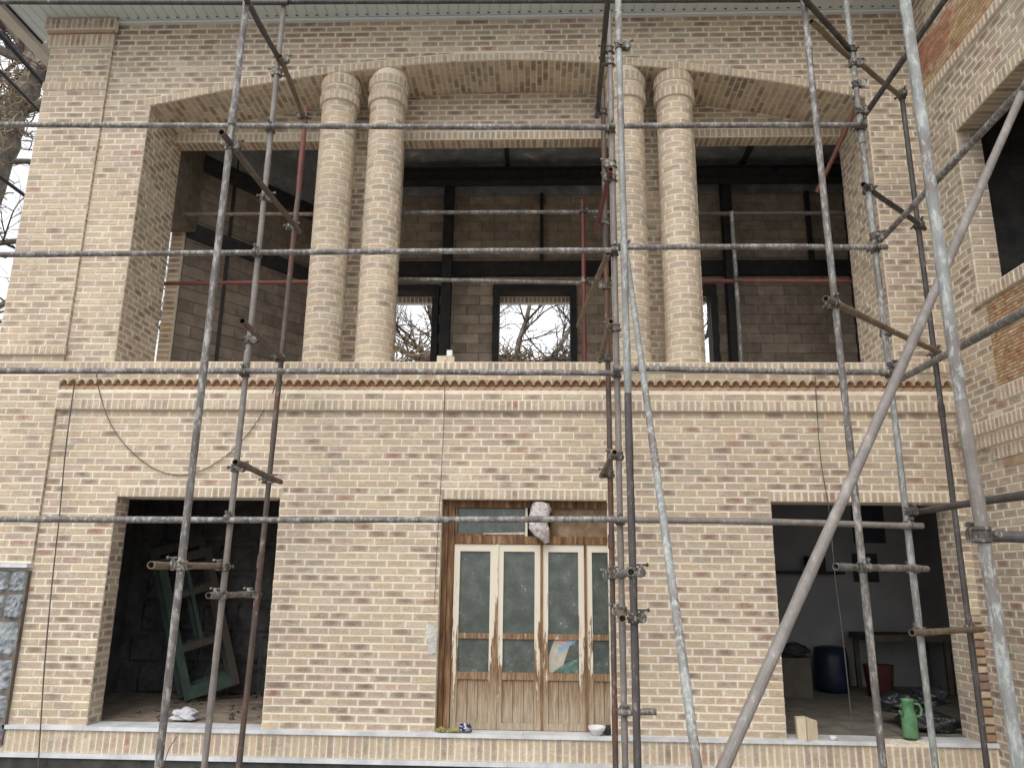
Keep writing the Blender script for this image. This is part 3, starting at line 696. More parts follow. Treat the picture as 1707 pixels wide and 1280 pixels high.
# ------------------------------------------------------------------ upper room behind the loggia
W = MB(); WIN = [(-2.95, -1.744), (-.672, .454), (1.56, 2.66)]
xx = [-3.3] + [v for w in WIN for v in w] + [4.9]
for i in range(0, len(xx), 2): W.box(xx[i], xx[i+1], 4.0, 4.2, 3.6, 5.9)
W.box(-3.3, 4.9, 4.0, 4.2, 5.9, 8.0)
bw = W.build('block_wall', M_JOINTD, house)
BT = [(0.40, 0.33, 0.265), (0.44, 0.365, 0.295), (0.36, 0.30, 0.245), (0.42, 0.335, 0.26), (0.47, 0.385, 0.305)]
BDIM = [1.0]
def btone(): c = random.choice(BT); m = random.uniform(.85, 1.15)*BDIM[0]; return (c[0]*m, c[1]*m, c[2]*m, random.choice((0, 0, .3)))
brest = MB(); nb = [0]
def blocks(fr, u0, u1, holes, cnt_limit, parent):
    for r in range(27):
        z0 = 3.6 + r*.16; z1 = z0+.16
        if z1 > 7.6: break
        x = u0 - (.21 if r % 2 else 0)
        while x < u1:
            c0, c1 = max(u0, x), min(u1, x+.42); x += .42
            for h0, h1, hz in holes:
                if z0 < hz-.02:
                    if c0 >= h0-.01 and c1 <= h1+.01: c0 = c1
                    elif c0 < h0 < c1 and c1 <= h1+.01: c1 = h0
                    elif h0-.01 <= c0 < h1 < c1: c0 = h1
            if c1-c0 < .05: continue
            tn = btone()
            if abs(c1-c0-.42) < .001 and nb[0] < cnt_limit:
                nb[0] += 1; single('concrete_block', house, (tuple(fr.N)), .413, .153, fr, c0+.0035, z0+.0035, tn, pr=.012, mat=M_BLOCK)
            else: prism(brest, fr, [(c0+.0035, z0+.0035), (c1-.0035, z0+.0035), (c1-.0035, z1-.0035), (c0+.0035, z1-.0035)], tn, .012)
blocks(Frame((0, 4.0, 0), (1, 0, 0), (0, 0, 1), (0, -1, 0)), -3.3, 4.9, [(a-.1, b+.1, 6.0) for a, b in WIN], 200, house)
# oblique block wall on the left
P0, P1 = Vector((-4.66, 1.5, 0)), Vector((-2.9, 4.0, 0)); D = (P1-P0); DL = D.length; D.normalize(); NN = Vector((D.y, -D.x, 0))
m = MB(); q0, q1 = P0, P1; o0, o1 = P0-NN*.18, P1-NN*.18
m.add([q0+Vector((0, 0, 3.6)), q1+Vector((0, 0, 3.6)), o1+Vector((0, 0, 3.6)), o0+Vector((0, 0, 3.6)), q0+Vector((0, 0, 8)), q1+Vector((0, 0, 8)), o1+Vector((0, 0, 8)), o0+Vector((0, 0, 8))],
      [(0, 3, 2, 1), (4, 5, 6, 7), (0, 1, 5, 4), (1, 2, 6, 5), (2, 3, 7, 6), (3, 0, 4, 7)])
m.build('oblique_wall', M_JOINTD, house)
BDIM[0] = .55  # shade of the left bay painted into the oblique wall's block colours
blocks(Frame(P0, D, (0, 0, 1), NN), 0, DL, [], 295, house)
def along(nm, mat, z0, z1, off, th, u0=0, u1=DL):
    a, b = P0+D*u0+NN*off, P0+D*u1+NN*off; c, d = b+NN*th, a+NN*th; q = MB()
    q.add([Vector((p.x, p.y, z)) for z in (z0, z1) for p in (a, b, c, d)], [(0, 3, 2, 1), (4, 5, 6, 7), (0, 1, 5, 4), (1, 2, 6, 5), (2, 3, 7, 6), (3, 0, 4, 7)]); q.build(nm, mat, house)
along('foil_flap', M_FOIL, 6.95, 7.94, .013, .02); along('steel_lintel', M_STEEL, 5.72, 5.93, .013, .06); along('wall_rail', M_STEEL, 6.72, 6.949, .013, .07)
tag(brest.build('concrete_block', M_BLOCKA, house, tones=True), kind='stuff')
# jamb and head of the narrow side opening
mb = MB(); MB().box(-4.83, -4.665, 1.46, 1.6, 3.6, 8.0).build('side_jamb', M_MORT, house)
courses(mb, Frame((0, 1.46, 0), (1, 0, 0), (0, 0, 1), (0, -1, 0)), -4.829, -4.667, 3.602, 5.78, 'orange', pit=.4)
MB().box(-5.5, -4.516, .82, 1.46, 5.78, 8.0).build('side_head', M_HEADB, house)
tag(mb.build('jamb_brick', M_BA, house, tones=True), kind='stuff')
# right side and shell
MB().box(4.9, 5.05, .82, 4.2, 3.6, 8.0).build('room_wall', M_ROOMD, house)
MB().box(-4.9, 4.9, .82, 4.2, 7.95, 7.99).build('foil_ceiling', M_FOIL, house)
MB().box(-3.3, 4.9, 3.95, 3.985, 7.60, 7.94).build('foil_flap', M_FOIL, house)
def ibeam(a, b, w=.2, h=.2, vert=False):
    m = MB(); 
    (x0, y0, z0), (x1, y1, z1) = a, b
    if vert: m.box(x0-w/2, x0+w/2, y0-h/2, y0-h/2+.015, z0, z1); m.box(x0-w/2, x0+w/2, y0+h/2-.015, y0+h/2, z0, z1); m.box(x0-.006, x0+.006, y0-h/2+.015, y0+h/2-.015, z0, z1)
    else: m.box(x0, x1, y0-w/2, y0+w/2, z0, z0+.015); m.box(x0, x1, y0-w/2, y0+w/2, z0+h-.015, z0+h); m.box(x0, x1, y0-.006, y0+.006, z0+.015, z0+h-.015)
    return m
for x in (-1.5, 2.95): ibeam((x, 3.75, 3.6), (x, 3.75, 7.94), .15, .18, True).build('steel_column', M_STEEL, house)
ibeam((4.55, 2.6, 3.6), (4.55, 2.6, 7.94), .25, .25, True).build('steel_column', M_STEEL, house)
for x in (-.0, 4.3): MB().box(x-.03, x+.03, 3.9, 3.985, 6.4, 7.6).build('steel_stud', M_STEEL, house)
MB().box(-3.3, 4.9, 3.9, 3.985, 6.16, 6.40).build('steel_lintel', M_STEEL, house)
ibeam((-3.3, 3.5, 7.56), (4.9, 3.5, 7.56), .2, .24).build('roof_beam', M_STEEL, house)
for x in (-2.6, -.55, 1.4, 3.2): MB().box(x-.03, x+.03, .83, 3.9, 7.86, 7.945).build('roof_joist', M_STEEL, house)
ibeam((-4.35, 2.05, 3.6), (-4.35, 2.05, 7.94), .16, .16, True).build('steel_column', M_STEEL, house)
for a, b in WIN:
    m = MB(); m.box(a-.1, a, 3.9, 3.985, 3.6, 6.0); m.box(b, b+.1, 3.9, 3.985, 3.6, 6.0); m.box(a, b, 3.9, 3.985, 5.9, 6.0); m.build('window_frame', M_STEEL, house)
    mb = MB(); soldiers(mb, Frame((0, 4.2, 0), (1, 0, 0), (0, 0, 1), (0, -1, 0)), a, b, 5.79, 5.89, 'orange'); mb.box(a, b, 4.2, 4.3, 5.79, 5.9)
    tag(mb.build('window_head_brick', M_BA, house, tones=True), kind='stuff')

# ------------------------------------------------------------------ lower rooms
W = MB()   # left room
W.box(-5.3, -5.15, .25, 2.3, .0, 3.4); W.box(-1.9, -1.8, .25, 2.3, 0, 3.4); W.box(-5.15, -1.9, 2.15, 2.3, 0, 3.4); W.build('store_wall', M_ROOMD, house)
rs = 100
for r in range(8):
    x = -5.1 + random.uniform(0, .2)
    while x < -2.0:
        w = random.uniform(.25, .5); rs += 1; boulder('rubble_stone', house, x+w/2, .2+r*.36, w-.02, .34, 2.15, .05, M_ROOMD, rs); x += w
MB().box(-5.15, -1.9, .25, 2.15, -.02, .045).build('store_floor', M_EARTH, house)
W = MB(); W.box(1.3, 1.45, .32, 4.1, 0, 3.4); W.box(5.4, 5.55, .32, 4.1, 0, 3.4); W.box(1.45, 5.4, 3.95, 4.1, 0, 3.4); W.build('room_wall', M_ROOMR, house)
W = MB(); fl = 0
fx = 1.45
MB().box(1.45, 5.4, .24, 3.95, -.02, .03).build('room_floor', M_GREYJOINT, house)
while fx < 5.35:
    fy = .25
    while fy < 3.9:
        m = MB(); m.box(fx+.004, fx+.39, fy+.004, fy+.39, .03, .046+random.uniform(-.001, .001)); m.build('floor_tile', M_FLOOR, house); fy += .394
    fx += .394
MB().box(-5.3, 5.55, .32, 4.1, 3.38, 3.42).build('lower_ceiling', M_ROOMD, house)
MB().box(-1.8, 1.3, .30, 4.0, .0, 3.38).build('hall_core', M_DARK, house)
MB().box(2.1, 3.6, .45, .6, 2.28, 2.5).build('ceiling_beam', M_STEEL, house)

# ------------------------------------------------------------------ door
m = MB(); m.box(-1.03, -.93, .12, .24, .05, 2.2); m.box(-.927, -.868, .135, .24, .05, 2.2); m.build('door_frame', M_BROWNW, house)
m = MB(); m.box(-.868, .88, .135, .22, 1.775, 1.85); m.build('transom_bar', M_BROWNW, house)
m = MB(); m.box(-.868, .88, .135, .22, 2.13, 2.2); m.build('door_head', M_BROWNW, house)
MB().box(-.85, -.15, .185, .19, 1.85, 2.13).build('transom_pane', M_GLASS, house)
m = MB(); m.box(-.862, -.84, .15, .2, 1.85, 2.13); m.box(-.84, -.17, .15, .2, 1.85, 1.868); m.build('transom_sash', M_BROWNW, house)
MB().box(-.158, -.135, .14, .2, 1.85, 2.13).build('transom_post', M_DOOR, house); MB().box(.09, .12, .14, .2, 1.85, 2.13).build('transom_post', M_BROWNW, house)
MB().box(.12, .88, .17, .19, 1.85, 2.13).build('transom_board', M_BOARD, house)
MB().box(-.134, .089, .195, .2, 1.85, 2.13).build('transom_backing', M_DARK, house)
tp = MB(); tp.obox((-.36, .18, 1.872), Vector((1, 0, .03)), Vector((0, 1, 0)), Vector((0, 0, 1)), .22, .004, .014); tag(tp.build('cement_smear', M_FROST, house), kind='stuff')
def leaf(x0, x1, glass=(True, True)):
    yf, yb = .150, .190
    body = MB(); body.box(x0, x0+.058, yf, yb, .055, 1.77); L_ = body.build('door_leaf', M_DOOR, house)
    st = MB(); st.box(x1-.066, x1, yf, yb, .055, 1.77); st.build('stile', M_DOOR, L_)
    a, b = x0+.058, x1-.066
    m = MB(); m.box(a, b, yf+.001, yb-.001, 1.70, 1.77); m.build('top_rail', M_DOOR, L_)
    for z0, z1, nm in ((.872, .922, 'middle_rail'), (.50, .566, 'lock_rail'), (.055, .115, 'bottom_rail')): MB().box(a, b, yf+.002, yb-.002, z0, z1).build(nm, M_RAILW if z0 > .1 else M_DOORW, L_)
    MB().box(a, b, yf+.024, yf+.028, .922, 1.70).build('pane', M_GLASS, L_)
    MB().box(a, b, yf+.024, yf+.028, .566, .872).build('pane', M_GLASS, L_)
    if not glass[1]:
        for q, mt in (([(a+.005, .568), (a+.12, .568), (a+.20, .80), (b-.06, .871), (a+.06, .871), (a+.005, .72)], M_CREAMP), ([(a+.10, .74), (b-.005, .871), (b-.05, .871), (a+.09, .79)], M_BLUEP), ([(a+.04, .568), (b-.01, .568), (b-.01, .70), (a+.14, .64)], M_GREENP), ([(a+.08, .84), (a+.17, .82), (a+.19, .865), (a+.09, .87)], M_PINKP)):
            m = MB(); n = len(q); y_ = yf + {M_CREAMP: .0225, M_BLUEP: .0205, M_GREENP: .0215, M_PINKP: .0195}[mt]
            m.add([(x, y_, z) for x, z in q]+[(x, y_+.0008, z) for x, z in q], [tuple(range(n)), tuple(range(2*n-1, n-1, -1))]+[(k, n+k, n+(k+1) % n, (k+1) % n) for k in range(n)]); m.build('paper_scrap', mt, L_)
    w = (b-a)/3
    for k in range(3): MB().box(a+k*w+.002, a+(k+1)*w-.002, yf+.02, yf+.03, .115, .50).build('panel_board', M_DOORW, L_)
leaf(-.862, -.436); leaf(-.428, .004); leaf(.014, .434, (True, False)); leaf(.444, .878)
for x in (-.446, -.006, .424): MB().box(x, x+.026, .138, .1495, .055, 1.77).build('cover_strip', M_BROWNW if x > -.4 else M_RAILW, house)
# plaster torn at the left jamb
mb = MB(); pts = [(-1.10, 1.02), (-1.03, 1.0), (-.99, .95), (-.985, .80), (-1.0, .74), (-1.06, .73), (-1.07, .82), (-1.10, .9)]
n = len(pts); mb.add([(x, -.004, z) for x, z in pts]+[(x*1.0+(.0), -.014, z) for x, z in pts]+[(-1.04, -.026, .88)], [(k, (k+1) % n, n+(k+1) % n, n+k) for k in range(n)]+[(n+k, n+(k+1) % n, 2*n) for k in range(n)]); mb.build('plaster_patch', M_FROST, house)
mb = MB(); z = .06
while z < 2.19:
    h = random.uniform(.03, .07); mb.box(.652+random.uniform(-.006, .006), .69+random.uniform(-.012, .01), -.0085+random.uniform(-.001, .001), -.001, z, min(2.19, z+h)); z += h
tag(mb.build('plaster_edge', M_MORT, house), kind='stuff')

# ------------------------------------------------------------------ side wing
wing = empty('brick_wing', (4.5, -2.5, -.42)); tag(wing, 'buff brick side wing with orange terracotta panels, standing at right angles to the arched house', 'building')
U0 = Frame((XC, 0, 0), (0, -1, 0), (0, 0, 1), (-1, 0, 0))        # u grows towards the camera
UE = 4.6
W = MB(); wy = lambda u: -u
def wbox(u0, u1, z0, z1, x0=XC, x1=XC+.24): W.box(x0, x1, -u1, -u0, z0, z1)
wbox(0, UE, -.42, 4.08); wbox(0, .69, 4.08, 5.81); wbox(3.2, UE, 4.08, 5.81); wbox(0, UE, 5.81, 8.9)
W.build('wing_wall', M_MORT, wing)
wr = MB(); cw = [0]
def take_w(fr, c0, c1, a, b, tn):
    if cw[0] >= 290 or abs((c1-c0)-(PIT-JT)) > .012 or c0 > 1.7: return False
    cw[0] += 1; single('brick', wing, 'wing', PIT-JT, b-a, fr, c0, a, tn); return True
courses(wr, U0, .004, UE, -.42, 2.44, 'wing', take=None)
courses(wr, U0, .004, .80, 3.02, 4.06, 'wing', take=take_w); courses(wr, U0, .004, .69, 4.09, 5.81, 'wing', take=take_w)
courses(wr, U0, .004, UE, 5.93, 6.44, 'wing', take=take_w); courses(wr, U0, .004, UE, 7.13, 8.88, 'top', take=None); courses(wr, U0, .004, .71, 2.44, 2.76, 'wing'); courses(wr, U0, .004, UE, 2.892, 3.028, 'wing'); courses(wr, U0, .004, .595, 5.812, 5.928, 'wing')
courses(wr, U0, 3.2, UE, 4.09, 5.81, 'wing')
soldiers(wr, U0, .60, 3.3, 5.815, 5.925, 'sold')
def band(u0, u1, z0, z1, pr, kind='sold', nm='cornice_band'):
    MB().box(XC-pr, XC, -u1, -u0, z0, z1).build(nm, M_MORT, wing)
    soldiers(wr, Frame((XC-pr, 0, 0), (0, -1, 0), (0, 0, 1), (-1, 0, 0)), u0+.003, u1-.003, z0+.003, z1-.003, kind)
band(.0, UE, 6.455, 6.555, .03); band(.66, 3.3, 3.965, 4.08, .04, nm='window_sill'); band(.78, UE, 3.03, 3.16, .015)
band(.06, UE, 2.78, 2.89, .07); band(.36, UE, 2.655, 2.765, .045); band(.56, UE, 2.53, 2.64, .02)
MB().box(XC-.045, XC, -UE, -.30, 2.766, 2.7795).build('cornice_bed', M_MORT, wing); MB().box(XC-.02, XC, -UE, -.5, 2.641, 2.6545).build('cornice_bed', M_MORT, wing); MB().box(XC-.012, XC, -UE, -.72, 2.445, 2.5295).build('cornice_bed', M_TERRA, wing)
# jamb, head of the wing window
courses(wr, Frame((0, -.69, 0), (1, 0, 0), (0, 0, 1), (0, -1, 0)), XC+.001, XC+.239, 4.09, 5.80, 'wing', pit=.5)
FH = Frame((0, 0, 5.81), (1, 0, 0), (0, 1, 0), (0, 0, -1)); m_ = round(2.5/.0715)
for k in range(m_):
    a, b = -3.2+k*.0715+.005, -3.2+(k+1)*.0715-.005
    if b < -.69: prism(wr, FH, [(XC+.004, a), (XC+.004, b), (XC+.236, b), (XC+.236, a)][::-1], tone('arch'))
tag(wr.build('brick', M_BA, wing, tones=True), 'smaller, cut and upright bricks of the side wing', kind='stuff')
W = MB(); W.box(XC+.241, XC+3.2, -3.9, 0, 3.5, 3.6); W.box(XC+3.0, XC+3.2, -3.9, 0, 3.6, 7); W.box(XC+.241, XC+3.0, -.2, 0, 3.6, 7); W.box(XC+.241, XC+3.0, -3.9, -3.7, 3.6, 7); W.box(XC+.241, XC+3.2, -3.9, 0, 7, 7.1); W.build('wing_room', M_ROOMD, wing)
# window reveal backs (room side)
def tpanel(nm, u0, u1, z0, z1, sz, sh):
    MB().box(XC-.006, XC, -u1, -u0, z0, z1).build(nm, M_GREYJOINT if sz < .05 else M_TERRAD, wing)
    b = MB(); fr = Frame((XC-.006, 0, 0), (0, -1, 0), (0, 0, 1), (-1, 0, 0)); r = 0; z = z0
    while z < z1-.004:
        u = u0 - (sz*.5 if r % 2 else 0)
        while u < u1:
            a, c = max(u0, u)+.0015, min(u1, u+sz)-.0015; u += sz
            if c-a < .008: continue
            q = random.uniform(.75, 1.2); base = random.choice(((.44, .27, .15), (.42, .23, .12), (.48, .33, .19), (.47, .36, .22), (.40, .20, .11)))
            if sh: 
                s_ = math.sin(u*5+z*3)+math.sin(z*9-u*2.3); base = (.44, .30, .15) if s_ > .6 else ((.40, .19, .11) if s_ < -.2 else base)
            w = lambda: random.uniform(-.001, .001)
            mz0, mz1 = z+.0015, min(z1, z+sz*.62)-.0015
            b.add([fr.p(a, mz0, .001), fr.p(c, mz0, .001), fr.p(c, mz1, .001), fr.p(a, mz1, .001), fr.p(a+.002, mz0+.002, .005+w()), fr.p(c-.002, mz0+.002, .005+w()), fr.p(c-.002, mz1-.002, .005+w()), fr.p(a+.002, mz1-.002, .005+w())],
                  [(4, 5, 6, 7), (0, 1, 5, 4), (1, 2, 6, 5), (2, 3, 7, 6), (3, 0, 4, 7)], (base[0]*q, base[1]*q, base[2]*q, 0))
        z += sz*.62; r += 1
    tag(b.build('terracotta_chip', M_BA, wing, tones=True), kind='stuff')
tpanel('terracotta_panel', .80, 3.6, 3.17, 3.955, .05, False)
tpanel('terracotta_panel', .02, 3.6, 6.56, 7.12, .07, True)

# ------------------------------------------------------------------ scaffold
GZ = -.42
UNIT = {}
def coupler_mesh():
    m = MB(); X, Yv, Z = Vector((1, 0, 0)), Vector((0, 1, 0)), Vector((0, 0, 1))
    m.tube([(0, 0, -.026), (0, 0, .026)], .0335, 12); m.tube([(-.026, -.052, 0), (.026, -.052, 0)], .0335, 12)
    m.obox((0, -.026, 0), X, Yv, Z, .02, .02, .02)
    m.tube([(-.048, -.03, .0), (-.048, .035, .0)], .007, 6); m.tube([(0, -.09, .05), (0, -.02, .05)], .007, 6); m.lathe([(.034, -.034), (.039, -.03), (.039, -.02), (.034, -.016)], (0, 0, 0), 12); m.lathe([(.034, .016), (.039, .02), (.039, .03), (.034, .034)], (0, 0, 0), 12)
    m.obox((-.036, -.0, 0), X, Yv, Z, .016, .012, .018); m.obox((0, -.056, .036), X, Yv, Z, .018, .012, .014)
    m.tube([(-.048, .035, 0), (-.048, .05, 0)], .013, 6); m.tube([(0, -.105, .05), (0, -.09, .05)], .013, 6)
    return m.mesh('coupler', T_CLAMP)
CPM = coupler_mesh()
def coupler(parent, p, dpole, dtube):
    """p on the first tube, dtube is the direction from it towards the second tube's side."""
    z = Vector(dpole).normalized(); y = -Vector(dtube); y = (y - z*y.dot(z)).normalized(); x = y.cross(z)
    o = bpy.data.objects.new('coupler', CPM); COL.objects.link(o); o.parent = parent
    M3 = Matrix((x, y, z)).transposed().to_4x4(); M3.translation = Vector(p) - abs_loc(parent); o.matrix_local = M3; return o
def pole(name, parent, a, b, mat, r=.0245, sag=.004, hollow=True, n=14, joint=None):
    a, b = Vector(a), Vector(b); k = max(4, int((b-a).length/.14)); rnd = random.Random(int(abs(a.x*977+a.z*131+b.z*37)*10))
    ph = rnd.uniform(0, 6); off = (b-a).orthogonal().normalized(); pts = [a.lerp(b, i/k) + off*(math.sin(ph+i/k*math.pi*1.7)*sag if 0 < i < k else 0) for i in range(k+1)]
    m = MB(); m.tube(pts, [r*(1+(rnd.uniform(-.02, .05) if rnd.random() < .7 else rnd.uniform(.03, .13))*(0 < i < k)) for i in range(k+1)], n, cap=True, hollow=hollow)
    if joint is not None:
        q = a.lerp(b, joint); d = (b-a).normalized(); m.tube([q-d*.06, q+d*.06], r+.006, n)
    return m.build(name, mat, parent, smooth=False)
for me_ in (CPM,): pass
scaf = empty('tube_scaffold', (0, -1.3, GZ)); tag(scaf, 'tall tube scaffold of rusty steel poles and couplers standing in front of the arched facade', 'scaffold')
ST = [((-2.385, -2.5, 8.9), (-2.402, -2.5, GZ), T_GAL), ((-2.51, -1.35, 8.9), (-2.579, -1.35, GZ), T_MAUVE), ((-2.52, -.5, 5.3), (-2.616, -.5, GZ), T_RUST),
      ((.611, -2.45, 8.9), (.604, -2.45, 4.2), T_PALE), ((.64, -1.35, 6.727), (.641, -1.35, GZ), T_MAUVE), ((.644, -.5, 6.464), (.639, -.5, GZ), T_RUST),
      ((2.143, -2.2, 8.9), (2.215, -2.2, GZ), T_GAL), ((2.876, -1.35, 8.9), (2.937, -1.35, GZ), T_PALE), ((3.764, -.45, 6.456), (3.771, -.45, GZ), T_DARK)]
for a, b, mt in ST: pole('standard', scaf, a, b, mt, joint=random.uniform(.3, .7))
pole('standard', scaf, (.604, -2.45, 4.2), (.604, -2.45, 2.7), T_PALE); pole('standard', scaf, (.604, -2.45, 2.7), (.604, -2.45, GZ), T_DARK)
pole('standard', scaf, (-2.52, -.5, 6.288), (-2.52, -.5, 5.3), T_RED)
LE = [((-6.2, -1.4, 6.93), (-2.47, -1.4, 6.845), T_DARK), ((-2.87, -1.3, 6.945), (2.544, -1.3, 6.868), T_DARK), ((2.4, -1.4, 6.93), (4.0, -1.4, 6.88), T_DARK),
      ((-6.3, -1.405, 5.56), (.612, -1.4, 5.446), T_GAL), ((.70, -1.4, 5.463), (2.905, -1.4, 5.444), T_GAL),
      ((-6.3, -1.4, 4.22), (.61, -1.4, 4.236), T_GAL), ((.72, -1.4, 4.268), (2.99, -1.4, 4.257), T_GAL),
      ((-6.3, -1.4, 3.145), (.66, -1.4, 3.125), T_GAL), ((.60, -1.45, 3.151), (3.0, -1.4, 3.134), T_GAL),
      ((-6.3, -1.4, 1.855), (.69, -1.4, 1.908), T_GAL), ((.62, -1.45, 1.908), (3.02, -1.4, 1.881), T_MAUVE)]
for a, b, mt in LE: pole('ledger', scaf, a, b, mt, sag=.008)
TR = [((-2.364, -2.72, 4.607), (-2.526, -.35, 4.918), T_RUST), ((-2.32, -2.1, 3.353), (-2.56, -.4, 3.52), T_RUST), ((-2.427, -1.7, 2.31), (-2.506, -.35, 2.316), T_RUST),
      ((-2.46, -2.8, 1.496), (-2.64, -1.1, 1.51), T_OCHRE), ((-2.553, -1.65, 1.287), (-2.67, -.35, 1.273), T_GAL), ((-2.345, -2.7, 5.858), (-2.521, -1.35, 6.241), T_DARK),
      ((-2.48, -1.45, 6.21), (-2.555, -.35, 6.187), T_OCHRE), ((.545, -2.6, 6.142), (.584, -.4, 6.207), T_DARK), ((.609, -1.5, 4.968), (.566, -.3, 4.94), T_RED),
      ((.58, -1.4, 4.21), (.422, .85, 4.292), T_OCHRE), ((.585, -1.5, 3.55), (.572, -.4, 3.512), T_OCHRE), ((.593, -1.5, 2.438), (.571, -.35, 2.394), T_OCHRE),
      ((2.10, -2.35, 6.02), (2.95, -1.25, 6.29), T_DARK), ((2.288, -2.0, 6.06), (2.93, -1.27, 6.21), T_OCHRE), ((2.981, -1.3, 6.158), (3.80, -.4, 6.382), T_OCHRE),
      ((2.82, -1.45, 4.83), (3.86, -.38, 4.908), T_DARK), ((2.06, -2.35, 3.434), (3.90, -.38, 3.576), T_OCHRE), ((1.983, -2.3, 1.542), (3.07, -1.28, 1.551), T_GAL),
      ((2.754, -1.6, 1.084), (3.92, -.38, 1.049), T_OCHRE),
      ((.56, -2.75, 1.487), (.66, -.35, 1.47), T_GAL), ((.52, -2.55, 1.20), (.70, -.3, 1.19), T_OCHRE), ((.585, -1.41, .47), (.875, -1.41, .475), T_GAL)]
for a, b, mt in TR: pole('transom', scaf, a, b, mt)
for a, b, mt in [((2.963, -1.25, 5.60), (3.233, -2.7, 5.99), T_DARK), ((2.998, -1.2, 4.375), (3.129, -3.6, 4.58), T_GAL), ((3.089, -1.15, 3.14), (2.35, -4.2, 2.725), T_GAL), ((3.087, -1.15, 2.01), (2.46, -3.9, 1.877), T_DARK)]:
    pole('side_ledger', scaf, a, b, mt)
# couplers wherever a level crosses an upright
Z_ = Vector((0, 0, 1))
def px_(a, b, z): t = (a[2]-z)/(a[2]-b[2]); return Vector(a).lerp(Vector(b), t)
for si, zs in ((1, (5.49, 4.235, 3.13, 1.89)), (4, (5.45, 4.24, 3.13, 1.90)), (7, (5.445, 4.26, 3.135, 1.885))):
    a, b, _ = ST[si]
    for z in zs: coupler(scaf, px_(a, b, z), Z_, (0, -1, 0))
for p_, d in [((-2.39, -2.5, 4.62), (1, 0, .0)), ((-2.54, -1.35, 4.79), (1, 0, 0)), ((-2.585, -.5, 4.90), (1, 0, 0)), ((-2.55, -1.35, 3.43), (1, 0, 0)), ((-2.59, -.5, 3.51), (1, 0, 0)),
              ((-2.56, -1.35, 2.31), (1, 0, 0)), ((-2.6, -.5, 2.316), (1, 0, 0)), ((-2.4, -2.5, 1.498), (-1, 0, 0)), ((-2.565, -1.35, 1.507), (-1, 0, 0)), ((-2.565, -1.35, 1.283), (-1, 0, 0)), ((-2.61, -.5, 1.275), (-1, 0, 0)),
              ((-2.51, -1.35, 6.24), (1, 0, 0)), ((-2.515, -1.35, 6.10), (-1, 0, 0)), ((-2.52, -.5, 6.19), (-1, 0, 0)), ((.611, -2.45, 5.5), (1, 0, 0)), ((.64, -1.35, 6.17), (-1, 0, 0)), ((.64, -1.35, 6.3), (-1, 0, 0)), ((.644, -.5, 6.2), (-1, 0, 0)),
              ((.64, -1.35, 4.96), (-1, 0, 0)), ((.64, -.5, 4.945), (-1, 0, 0)), ((.64, -1.35, 5.1), (-1, 0, 0)), ((.64, -.5, 4.25), (-1, 0, 0)), ((.64, -1.35, 3.54), (-1, 0, 0)), ((.64, -.5, 3.51), (-1, 0, 0)), ((.64, -1.35, 2.43), (-1, 0, 0)), ((.64, -.5, 2.39), (-1, 0, 0)),
              ((.604, -2.45, 1.487), (1, 0, 0)), ((.641, -1.35, 1.487), (-1, 0, 0)), ((.604, -2.45, 1.20), (1, 0, 0)), ((.641, -1.35, 1.2), (-1, 0, 0)), ((.641, -1.35, .47), (0, -1, 0)), ((.64, -.5, 1.475), (-1, 0, 0)),
              ((2.89, -1.35, 6.27), (0, 1, 0)), ((2.89, -1.35, 6.12), (1, 0, 0)), ((2.90, -1.35, 5.62), (1, 0, 0)), ((2.9, -1.35, 5.9), (1, 0, 0)), ((3.764, -.45, 6.38), (0, -1, 0)), ((2.91, -1.35, 4.84), (0, 1, 0)), ((3.766, -.45, 4.90), (0, -1, 0)),
              ((2.91, -1.35, 4.38), (1, 0, 0)), ((2.165, -2.2, 3.44), (0, -1, 0)), ((2.93, -1.35, 3.50), (0, 1, 0)), ((3.768, -.45, 3.57), (0, -1, 0)), ((2.205, -2.2, 1.543), (0, -1, 0)), ((2.935, -1.35, 1.55), (0, 1, 0)), ((2.936, -1.35, 1.08), (0, 1, 0)),
              ((3.77, -.45, 1.055), (0, -1, 0)), ((2.935, -1.35, 2.0), (1, 0, 0)), ((2.93, -1.35, 3.2), (1, 0, 0))]:
    coupler(scaf, p_, Z_, d)
# near upright with its stub, two raking poles
near = empty('scaffold_pole', (1.93, -4.3, GZ)); tag(near, 'thickest pale upright pole, in front of the corner, with a dark stub tube clamped on', 'scaffold pole')
pole('upper_tube', near, (1.843, -4.3, 5.6), (1.871, -4.3, 2.23), T_PALE, r=.026); pole('middle_tube', near, (1.871, -4.3, 2.228), (1.888, -4.3, 1.66), T_MAUVE, r=.027); pole('lower_tube', near, (1.888, -4.3, 1.658), (1.931, -4.3, GZ), T_PALE, r=.026)
pole('stub_tube', near, (1.86, -4.24, 1.643), (2.5, -4.24, 1.635), T_DARK); coupler(near, (1.883, -4.3, 1.643), Z_, (0, 1, 0))
for a, b, mt, lb in (((.807, -.75, 4.601), (.714, -4.5, -.42), T_PALE, 'pale raking pole leaning from the middle uprights down past the door'), ((3.40, -3.05, 4.98), (-.055, -4.9, -.42), T_MAUVE, 'long grey brown pole leaning diagonally across the right hand opening')):
    a, b = Vector(a), Vector(b)
    if mt is T_MAUVE:
        A, B = Vector((3.13, -3.2, 4.555)), Vector((.693, -4.5, .748)); d = (B-A); a = A - d*.12; b = A + d*((A.z-GZ)/(A.z-B.z))
    else:
        d = Vector((.734, -3.75, .587)) - a; b = a + d*((a.z-GZ)/(a.z-.587))
    e = empty('raking_pole', b); tag(e, lb, 'scaffold pole'); pole('tube', e, a, b, mt, sag=.003)
    if mt is T_PALE: coupler(e, a+(b-a)*.01, (b-a), (-1, .2, 0))
